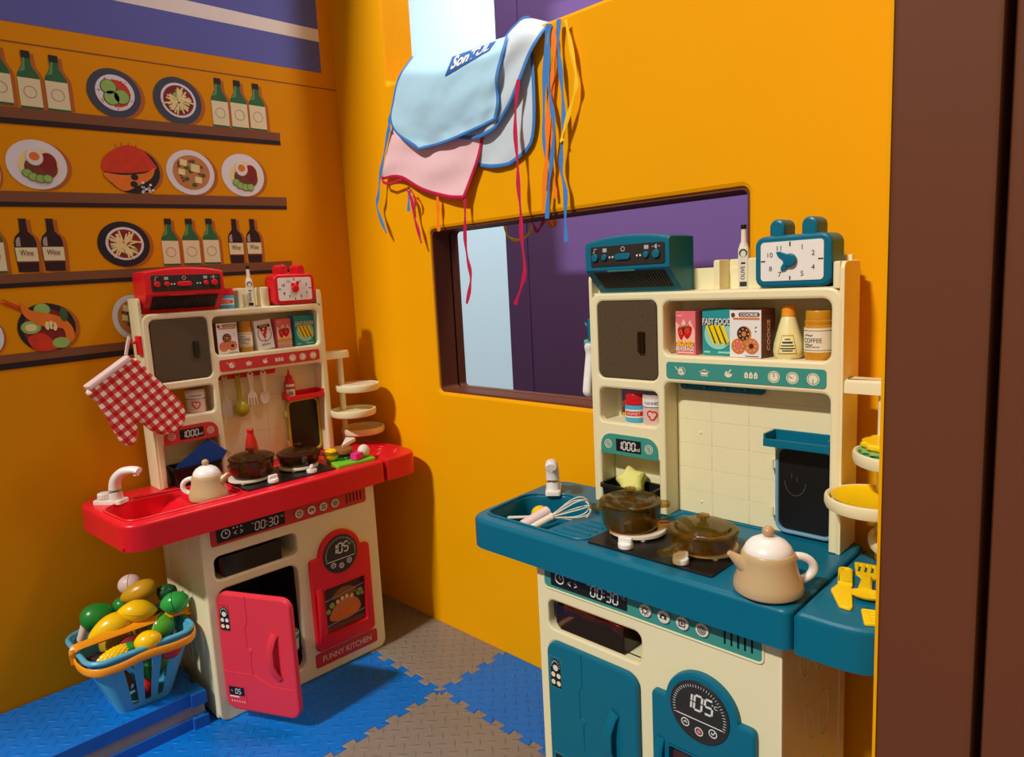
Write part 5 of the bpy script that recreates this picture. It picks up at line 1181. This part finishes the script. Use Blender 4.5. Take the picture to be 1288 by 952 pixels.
def side_loop(hx, hy, r, nc=8, ns=32):
    """rounded rectangle with as many points on every side as on every other"""
    out = []
    for q, (sx, sy) in enumerate(((1, -1), (1, 1), (-1, 1), (-1, -1))):
        cx, cy = sx * (hx - r), sy * (hy - r); a0 = -PI / 2 + q * PI / 2
        arc = [V((cx + r * math.cos(a0 + PI / 2 * i / nc), cy + r * math.sin(a0 + PI / 2 * i / nc))) for i in range(nc + 1)]
        nx = [(1, 1), (-1, 1), (-1, -1), (1, -1)][q]; a1 = a0 + PI / 2
        e = V((nx[0] * (hx - r) + r * math.cos(a1), nx[1] * (hy - r) + r * math.sin(a1)))
        out += arc + [arc[-1].lerp(e, i / ns) for i in range(1, ns)]
    return out
A0r, A1r = side_loop(.052, .050, .016), side_loop(.088, .095, .034); NS = len(A0r)
def slot(i, j):
    k = (i % NS) % 40 - 8
    return .07 < j / NV < .74 and k >= 0 and any(c <= k <= c + 5 for c in (4, 14, 24))
m = MB('basket_blue'); W_ = .0022
solid = {(i, j): not (slot(i, j) and slot(i + 1, j)) for i in range(NS) for j in range(NV)}
vs = [wall_pt(i, j / NV) for j in range(NV + 1) for i in range(NS)] + [wall_pt(i, j / NV, W_) for j in range(NV + 1) for i in range(NS)]
o_ = NS * (NV + 1); I = lambda i, j: j * NS + i % NS; fs = []
for (i, j), ok in solid.items():
    if not ok: continue
    fs.append([I(i, j), I(i + 1, j), I(i + 1, j + 1), I(i, j + 1)]); fs.append([o_ + x for x in (I(i, j + 1), I(i + 1, j + 1), I(i + 1, j), I(i, j))])
    for (di, dj, a, b) in ((-1, 0, I(i, j + 1), I(i, j)), (1, 0, I(i + 1, j), I(i + 1, j + 1)), (0, -1, I(i, j), I(i + 1, j)), (0, 1, I(i + 1, j + 1), I(i, j + 1))):
        nb = solid.get(((i + di) % NS, j + dj), False)
        if not nb: fs.append([b, a, o_ + a, o_ + b])
m.add(vs, fs); m.plate([rim_loop(.0515, .0495, .016, 6)], 0, .003, .001)
m.build('basket_body', t)
m = MB('basket_blue'); L_ = [(p.x, p.y, HB + .003) for p in resample(rim_loop(.0885, .0955, .034, NP), 90)]; m.tube(L_, (.0042, .0058), 10, True, flat=(0, 0, 1)) if False else m.tube(L_, .0048, 10, True); m.build('rim', t)
m = MB('toy_orange'); P = [(.010, -.1020, HB - .008), (.040, -.1030, HB - .010), (.070, -.0960, HB - .012), (.0905, -.0780, HB - .013), (.0970, -.045, HB - .012), (.0975, -.012, HB - .008), (.0985, .010, HB - .008), (.0970, .045, HB - .012), (.0905, .0780, HB - .013), (.070, .0960, HB - .012), (.040, .1030, HB - .010), (.010, .1020, HB - .008)]
P = smooth(P, 4, False); m.tube(P, (.0080, .0028), 10, flat=(0, 0, 1)); m.build('handle', t)
m = MB('toy_orange'); P = smooth([(.012, -.1010, HB - .012), (.013, -.1025, HB + .004), (.016, -.1020, HB + .015), (.018, -.090, HB + .0205), (.021, 0, HB + .0215), (.024, .090, HB + .0205), (.026, .1020, HB + .015), (.016, .1025, HB + .004), (.012, .1010, HB - .012)], 4, False); m.tube(P, (.0026, .0082), 10, flat=(.55, 0, .83)) ; m.build('handle', t)
def fruit(name, label, mt, pos, r, rot=(0, 0, 0), f=None, n=26, parts=None):
    M = T(pos) @ RZ(rot[2]) @ RY(rot[1]) @ RX(rot[0])
    if parts is None:
        o = MB(mt).ball(*r, n=n, k=18, f=f).build(name, None); o.matrix_world = M; return tag(o, label, 'toy fruit', None)
    t = thing(name, label, 'toy fruit', M); MB(mt).ball(*r, n=n, k=max(18, n * 3 // 4), f=f).build('body', t)
    for nm, mb in parts: mb.build(nm, t)
    return t
pt = lambda a, c=.14, p=3: (lambda v: V((v.x * (1 + c * (abs(v.x) / a) ** p), v.y, v.z)))                 # pointed ends
def seam(r, axis='x'):
    m = MB('seam_black' if False else 'dark_yellow'); return m
fruit('toy_corn', 'knobbly yellow toy corn cob at the front left of the basket', 'lemon_yellow', (-.8430, -.4620, .2000), (.0330, .0170, .0170), (0, -12, 92), n=80, f=lambda v: v * (1 + .045 * math.cos(14 * math.atan2(v.z, v.y)) * math.cos(v.x * 520)), parts=[('husk', MB('leaf_green', T((.026, 0, -.002))).ball(.0160, .0130, .0130))])
fruit('toy_lemon', 'yellow toy lemon at the front of the basket, beside the corn cob', 'lemon_yellow', (-.8330, -.4050, .2110), (.0235, .0200, .0195), (0, -15, 60), pt(.0235, .12, 8))
fruit('toy_mango', 'long yellow toy mango leaning on the basket strap at the left', 'lemon_yellow', (-.9150, -.4480, .2280), (.0420, .0225, .0225), (0, -20, 78), lambda v: V((v.x, v.y * (1 + v.x * 7), v.z * (1 + v.x * 7) - v.x * v.x * 3)))
fruit('toy_lemon', 'split yellow toy lemon in the middle of the heap, nipple to the right', 'lemon_yellow', (-.9030, -.3960, .2470), (.0300, .0225, .0215), (0, 10, 68), pt(.03, .2, 9), parts=[('cut_line', MB('dark_yellow').tube([(.0305 * math.cos(a), .0229 * math.sin(a), 0) for a in [2 * PI * i / 40 for i in range(40)]], .0006, 5, True))])
fruit('toy_pear', 'dull dark yellow toy fruit high at the back of the heap', 'dark_yellow', (-.9450, -.3780, .2680), (.0360, .0215, .0205), (0, -16, 66), lambda v: V((v.x, v.y * (1 + v.x * 5), v.z * (1 + v.x * 5))))
fruit('toy_egg', 'white toy egg on top of the heap, against the left wall', 'pale_pink', (-.9900, -.3800, .2720), (.0235, .0200, .0210), (0, 0, 60), parts=[('cut_line', MB('can_grey').tube([(0, .0203 * math.cos(a), .0213 * math.sin(a)) for a in [2 * PI * i / 40 for i in range(40)]], .0005, 5, True))])
fruit('toy_lime', 'shiny green toy lime on the right of the heap beside the red kitchen', 'lime_green', (-.8800, -.3330, .2480), (.0260, .0215, .0210), (0, -10, 60), pt(.026, .08, 6), parts=[('cut_line', MB('dark_green').tube([(0, .0217 * math.cos(a), .0212 * math.sin(a)) for a in [2 * PI * i / 40 for i in range(40)]], .0006, 5, True))])
fruit('toy_watermelon', 'green toy melon under the right end of the basket strap', 'melon_green', (-.8930, -.3600, .2050), (.0270, .0265, .0245), (20, 0, 40), parts=[('stripe', MB('dark_green').tube([(.0272 * math.cos(a), .0262 * math.sin(a) * .95, .0245 * math.sin(a) * .32) for a in [2 * PI * i / 40 for i in range(40)]], .0008, 5, True)), ('cut_rim', MB('food_cream').tube([(0, .0267 * math.cos(a), .0247 * math.sin(a)) for a in [2 * PI * i / 40 for i in range(40)]], .0011, 5, True))])
fruit('toy_avocado', 'dark green toy avocado at the back left of the heap', 'leaf_green', (-.9780, -.4480, .2330), (.0330, .0260, .0260), (0, -8, 70), lambda v: V((v.x, v.y * (1 - v.x * 6), v.z * (1 - v.x * 6))))
fruit('toy_pepper', 'small dark green toy fruit behind the avocado', 'leaf_green', (-.9700, -.4060, .2420), (.0180, .0165, .0165), (0, 0, 20))
fruit('toy_broccoli', 'dark green toy leaf bunch tucked between dark yellow fruit and lime', 'dark_green', (-.9280, -.3300, .2540), (.0200, .0150, .0170), (0, 0, 60), lambda v: v * (1 + .12 * math.sin(v.x * 500) * math.sin(v.y * 500 + 1) * math.sin(v.z * 450)))
m = MB('pale_pink'); m.tube(smooth([(0, 0, -.028), (.002, 0, 0), (0, 0, .026), (.001, 0, .032)], 4, False), [.0075] * 10 + [.006] * 2 + [.003], 14); o = m.build('toy_sausage', None); o.matrix_world = T((-.9820, -.4800, .2040)) @ RX(-22); tag(o, 'pale pink toy stick standing in the left corner of the basket', 'toy food')
fruit('toy_tomato', 'red toy tomato showing at the right front between lemon and rim', 'tomato_red', (-.8420, -.3640, .1740), (.0210, .0210, .0185))
fruit('toy_plum', 'crimson toy plum under the strap behind the front lemon', 'food_crimson', (-.8820, -.4230, .1900), (.0230, .0220, .0210))
fruit('toy_tomato', 'orange red toy tomato under the split lemon', 'food_red', (-.8930, -.3930, .2020), (.0190, .0190, .0160)) if False else None
fruit('toy_aubergine', 'dark purple toy aubergine in the shade behind the corn cob', 'aubergine', (-.8900, -.4750, .1790), (.0300, .0180, .0180), (0, 10, 80))
fruit('toy_aubergine', 'dark purple toy fruit between the dark yellow fruit and the lime', 'aubergine', (-.9120, -.3450, .2180), (.0200, .0190, .0180))
fruit('toy_cucumber', 'green toy cucumber low in the basket, seen through the middle slot', 'leaf_green', (-.8800, -.4060, .1420), (.0300, .0160, .0160), (0, 35, 10))
fruit('toy_carrot', 'red toy fruit at the bottom of the basket, seen through a slot', 'tomato_red', (-.8850, -.4050, .0990), (.0220, .0200, .0190))
fruit('toy_cabbage', 'pale green toy fruit low at the right, seen through the right slot', 'food_green', (-.8950, -.3700, .1330), (.0200, .0190, .0200))
fruit('toy_potato', 'brown toy fruit low at the left, seen through the left slot', 'bun_brown', (-.8930, -.4450, .1200), (.0200, .0200, .0240))
fruit('toy_orange', 'dark yellow toy fruit buried at the back of the basket under the avocado', 'dark_yellow', (-.9520, -.4300, .1780), (.0320, .0300, .0300))
fruit('toy_orange', 'dark yellow toy fruit buried at the back of the basket under the egg', 'dark_yellow', (-.9500, -.3700, .1950), (.0300, .0280, .0300))
# ------------------------------------------------------------------ aprons thrown over the yellow panel
def poly_px(P, n):
    P = [V(p) for p in smooth(P, 6, False)]; d = [0]
    for i in range(1, len(P)): d.append(d[-1] + (P[i] - P[i - 1]).length)
    out = []; j = 0
    for i in range(n):
        q = d[-1] * i / (n - 1)
        while j < len(P) - 2 and d[j + 1] < q: j += 1
        out.append(P[j].lerp(P[j + 1], (q - d[j]) / max(1e-9, d[j + 1] - d[j])))
    return out
def cloth_grid(top, bottom, left, right, depth, nu=22, nv=18):
    tp, bt, lf, rt = poly_px(top, nu), poly_px(bottom, nu), poly_px(left, nv), poly_px(right, nv); G = []
    for j in range(nv):
        v = j / (nv - 1); row = []
        for i in range(nu):
            u = i / (nu - 1)
            p = tp[i] * (1 - v) + bt[i] * v + lf[j] * (1 - u) + rt[j] * u - (tp[0] * (1 - u) * (1 - v) + tp[-1] * u * (1 - v) + bt[0] * (1 - u) * v + bt[-1] * u * v)
            row.append(atY(p.x, p.y, depth(u, v)))
        G.append(row)
    return G
def trim(name, pts, mt, parent, w_=.0042):
    m = MB(mt); m.tube(pts, (.0016, w_), 8, flat=(0, -1, 0)); return m.build(name, parent)
wave = lambda a, b, k: .0025 * math.sin(a * k + 1.3 * b * 5) + .0015 * math.sin(b * 13 + a * 4)
def over(d): return lambda u, v: d + (.032 * max(0, 1 - v / .16) ** 1.5) + wave(u, v, 9) * min(1, v * 3)
# pink apron, underneath
EL = T((-.70, .25, 1.335))
pk = thing('apron', 'pale pink apron with crimson hem hanging under the light blue one', 'apron', Matrix())
G = cloth_grid([(495, 150), (550, 150), (609, 150)], [(480, 224), (503, 222), (530, 237), (562, 247), (583, 248)], [(495, 150), (488, 185), (480, 224)], [(609, 150), (602, 195), (583, 248)], lambda u, v: .2470 + wave(u, v, 11) + .004 * (1 - v))
MB('pink_cloth').grid(G, .0012).build('cloth', pk); trim('hem', G[-1], 'crimson_trim', pk); trim('side_binding', [r[-1] for r in G], 'crimson_trim', pk)
m = MB('crimson_trim'); m.tube([atY(px, py, .2440) for px, py in ((480, 222), (482, 229), (490, 232), (500, 228), (506, 225))], (.0012, .0035), 8, flat=(0, -1, 0)); m.build('curled_hem', pk)
def ribbon(parent, P, mt, y0=.245, y1=None, w_=.0052, label=None, name='apron_tie'):
    y1 = y0 if y1 is None else y1; pts = smooth(P, 4, False); n = len(pts)
    m = MB(mt); path = [atY(x, y, y0 + (y1 - y0) * i / (n - 1)) for i, (x, y) in enumerate(pts)]
    rad = [(.0007, w_ * (.72 + .28 * math.cos(i * .9 + P[0][0]))) for i in range(n)]
    m.tube(path, rad, 8, flat=(0.15, -1, 0)); o = m.build(name, parent)
    if label: tag(o, label, 'ribbon', 'loose apron ties')
    return o
ribbon(pk, [(511, 236), (518, 252), (521, 272), (526, 290), (530, 306)], 'crimson_trim'); ribbon(pk, [(516, 238), (522, 248), (523, 258), (518, 262)], 'crimson_trim', w_=.0035)
ribbon(pk, [(584, 246), (585, 270), (585, 300), (588, 325), (592, 345), (591, 362), (587, 382)], 'crimson_trim')
ribbon(pk, [(652, 100), (649, 130), (648, 165), (651, 205), (652, 235), (655, 268), (656, 300), (660, 338), (656, 360), (648, 383)], 'crimson_trim', .236)
# second blue apron, behind
b2 = thing('apron', 'greyish blue apron hanging behind on the right, below the ribbons', 'apron', Matrix())
G = cloth_grid([(630, 62), (650, 50), (668, 58)], [(600, 206), (618, 209), (640, 206)], [(630, 62), (612, 130), (600, 206)], [(668, 58), (671, 110), (671, 160), (664, 186), (640, 206)], lambda u, v: .2560 + .6 * wave(u, v, 8) + .02 * max(0, 1 - v / .12))
MB('grey_blue_cloth').grid(G, .0012).build('cloth', b2); trim('side_binding', [r[-1] for r in G], 'blue_trim', b2); trim('hem', G[-1], 'blue_trim', b2)
ribbon(b2, [(690, 30), (687, 45), (685, 90), (684, 140), (685, 180), (688, 215), (686, 240)], 'blue_trim', .255, .254)
ribbon(b2, [(692, 30), (690, 55), (689, 100), (694, 135), (697, 160), (694, 200), (690, 235), (688, 275)], 'blue_trim', .252, .248)
ribbon(b2, [(703, 24), (702, 55), (705, 90), (708, 125), (709, 160), (706, 190), (706, 215), (711, 240), (711, 275), (712, 304)], 'blue_trim', .252, .246)
# front blue apron
b1 = thing('apron', 'light blue apron with a dark blue printed band draped over the yellow panel', 'apron', Matrix())
G2 = cloth_grid([(636, 47), (648, 33), (662, 23), (690, 28)], [(574, 171), (592, 173), (606, 170), (622, 160)], [(636, 47), (618, 100), (596, 142), (574, 171)], [(690, 28), (668, 62), (652, 102), (640, 130), (622, 160)], lambda u, v: .2420 + wave(u, v, 7) + .036 * max(0, 1 - v / .22) ** 1.5)
MB('grey_blue_cloth').grid(G2, .0012).build('back_flap', b1); trim('side_binding', [r[-1] for r in G2], 'blue_trim', b1); trim('hem', G2[-1], 'blue_trim', b1); trim('neck_binding', G2[0][:14], 'blue_trim', b1)
def dep(u, v): return .2330 + .03 * max(0, 1 - v / .2) ** 1.4 + wave(u, v, 8) * min(1, v * 2.5) + .0045 * noise.noise(V((u * 7, v * 5, 1.3))) * min(1, v * 2) - .004 * max(0, noise.noise(V((u * 9 + v * 3, v * 8, 4.1)))) * v - .012 * math.sin(PI * min(1, v * 1.1)) * math.sin(PI * u)
G1 = cloth_grid([(519, 72), (545, 72), (567, 70), (600, 58), (637, 46)], [(527, 187), (560, 178), (595, 163), (622, 150)], [(519, 72), (502, 98), (495, 128), (492, 152), (503, 170), (527, 187)], [(637, 46), (631, 70), (624, 100), (626, 128), (622, 150)], dep, 30, 24)
MB('blue_cloth').grid(G1, .0012).build('cloth', b1); trim('hem', G1[-1], 'blue_trim', b1, .0034); trim('side_binding', [r[0] for r in G1], 'blue_trim', b1); trim('side_binding', [r[-1] for r in G1], 'blue_trim', b1)
ribbon(b1, [(496, 132), (491, 150), (487, 172), (482, 200), (478, 222), (476, 245), (474, 258), (479, 276), (486, 293)], 'blue_trim', .243)
ribbon(b1, [(494, 138), (489, 152), (491, 165)], 'blue_trim', .243, w_=.0035); ribbon(b1, [(515, 240), (514, 252), (514, 266)], 'blue_trim', .248)
FG = [p for r in G1 for p in r]
def pxof(p): q = p - CAM; z = q.dot(FW); return V((CX + FPX * q.dot(RT) / z, CY - FPX * q.dot(UP) / z))
FP = [pxof(p) for p in FG]
def on_cloth(px, py, lift=.0016):
    ds = sorted(range(len(FP)), key=lambda i: (FP[i] - V((px, py))).length_squared)[:4]
    ws = [1 / (1e-3 + (FP[i] - V((px, py))).length_squared) for i in ds]; y = sum(FG[i].y * w_ for i, w_ in zip(ds, ws)) / sum(ws)
    return atY(px, py, y - lift)
def decal(bl, br, tr_, tl, lift, nx=16, ny=5):
    bl, br, tr_, tl = map(V, (bl, br, tr_, tl)); return [[on_cloth(*((bl * (1 - i / nx) + br * (i / nx)) * (1 - j / ny) + (tl * (1 - i / nx) + tr_ * (i / nx)) * (j / ny)), lift) for i in range(nx + 1)] for j in range(ny + 1)]
BL, BR, TR, TL = (559.5, 96), (616, 63), (624, 51.5), (569, 71.5)
MB('navy_print').grid(decal(BL, BR, TR, TL, .0022), .0006).build('printed_band', b1)
k_ = MB('white'); k_.text('SonTUL', 0, 0, 1, None, hh=.001, bold=.03)
def warp(k, mt, lift, grow, x0, x1, y0, y1):
    xs = [p.x for p in k.v]; ys = [p.y for p in k.v]; a0, a1, b0, b1_ = min(xs), max(xs), min(ys), max(ys); m = MB(mt)
    vs = []
    for p in k.v:
        u = x0 + (x1 - x0) * (p.x - a0) / (a1 - a0); v = y0 + (y1 - y0) * (p.y - b0) / (b1_ - b0)
        px = (V(BL) * (1 - u) + V(BR) * u) * (1 - v) + (V(TL) * (1 - u) + V(TR) * u) * v
        vs.append(on_cloth(px.x, px.y, lift + (.0006 if p.z > .0005 else 0)))
    m.add(vs, k.f, mt); return m
warp(k_, 'stripe_white', .0030, 0, .07, .93, .22, 1.0).build('print_lettering', b1)
# loose ties of other aprons
ribbon(None, [(695, 33), (697, 60), (695, 90), (692, 110), (689, 150), (688, 190), (685, 230), (683, 268)], 'orange_trim', .256, .250, .0062, 'wide orange ribbon hanging between the blue ribbons, longest orange one')
ribbon(None, [(699, 36), (697, 90), (694, 140), (694, 180), (696, 215), (699, 250)], 'orange_trim', .258, .256, .0035, 'narrow orange ribbon just right of the wide orange ribbon')
ribbon(None, [(550, 246), (551, 262), (551, 276), (552, 291)], 'orange_trim', .2510, .2510, .0055, 'short orange ribbon hanging under the pink apron by the hatch corner')
ribbon(None, [(711, 25), (716, 48), (722, 80), (725, 105), (722, 120), (714, 148), (707, 172), (707, 178)], 'yellow_trim', .252, .245, .0050, 'bright yellow kinked ribbon, rightmost of the hanging ribbons')
ribbon(None, [(634, 281), (638, 296), (648, 302), (660, 299), (668, 288), (668, 276)], 'yellow_trim', .358, .358, .0035, 'yellow ribbon loop seen through the top of the hatch')
ribbon(None, [(666, 275), (671, 283), (676, 291), (681, 283), (686, 274)], 'crimson_trim', .358, .358, .0045, 'crimson ribbon bend seen through the top edge of the hatch')
ribbon(None, [(688, 272), (692, 282), (698, 284), (697, 272)], 'orange_trim', .358, .358, .0055, 'orange ribbon end seen through the top edge of the hatch')
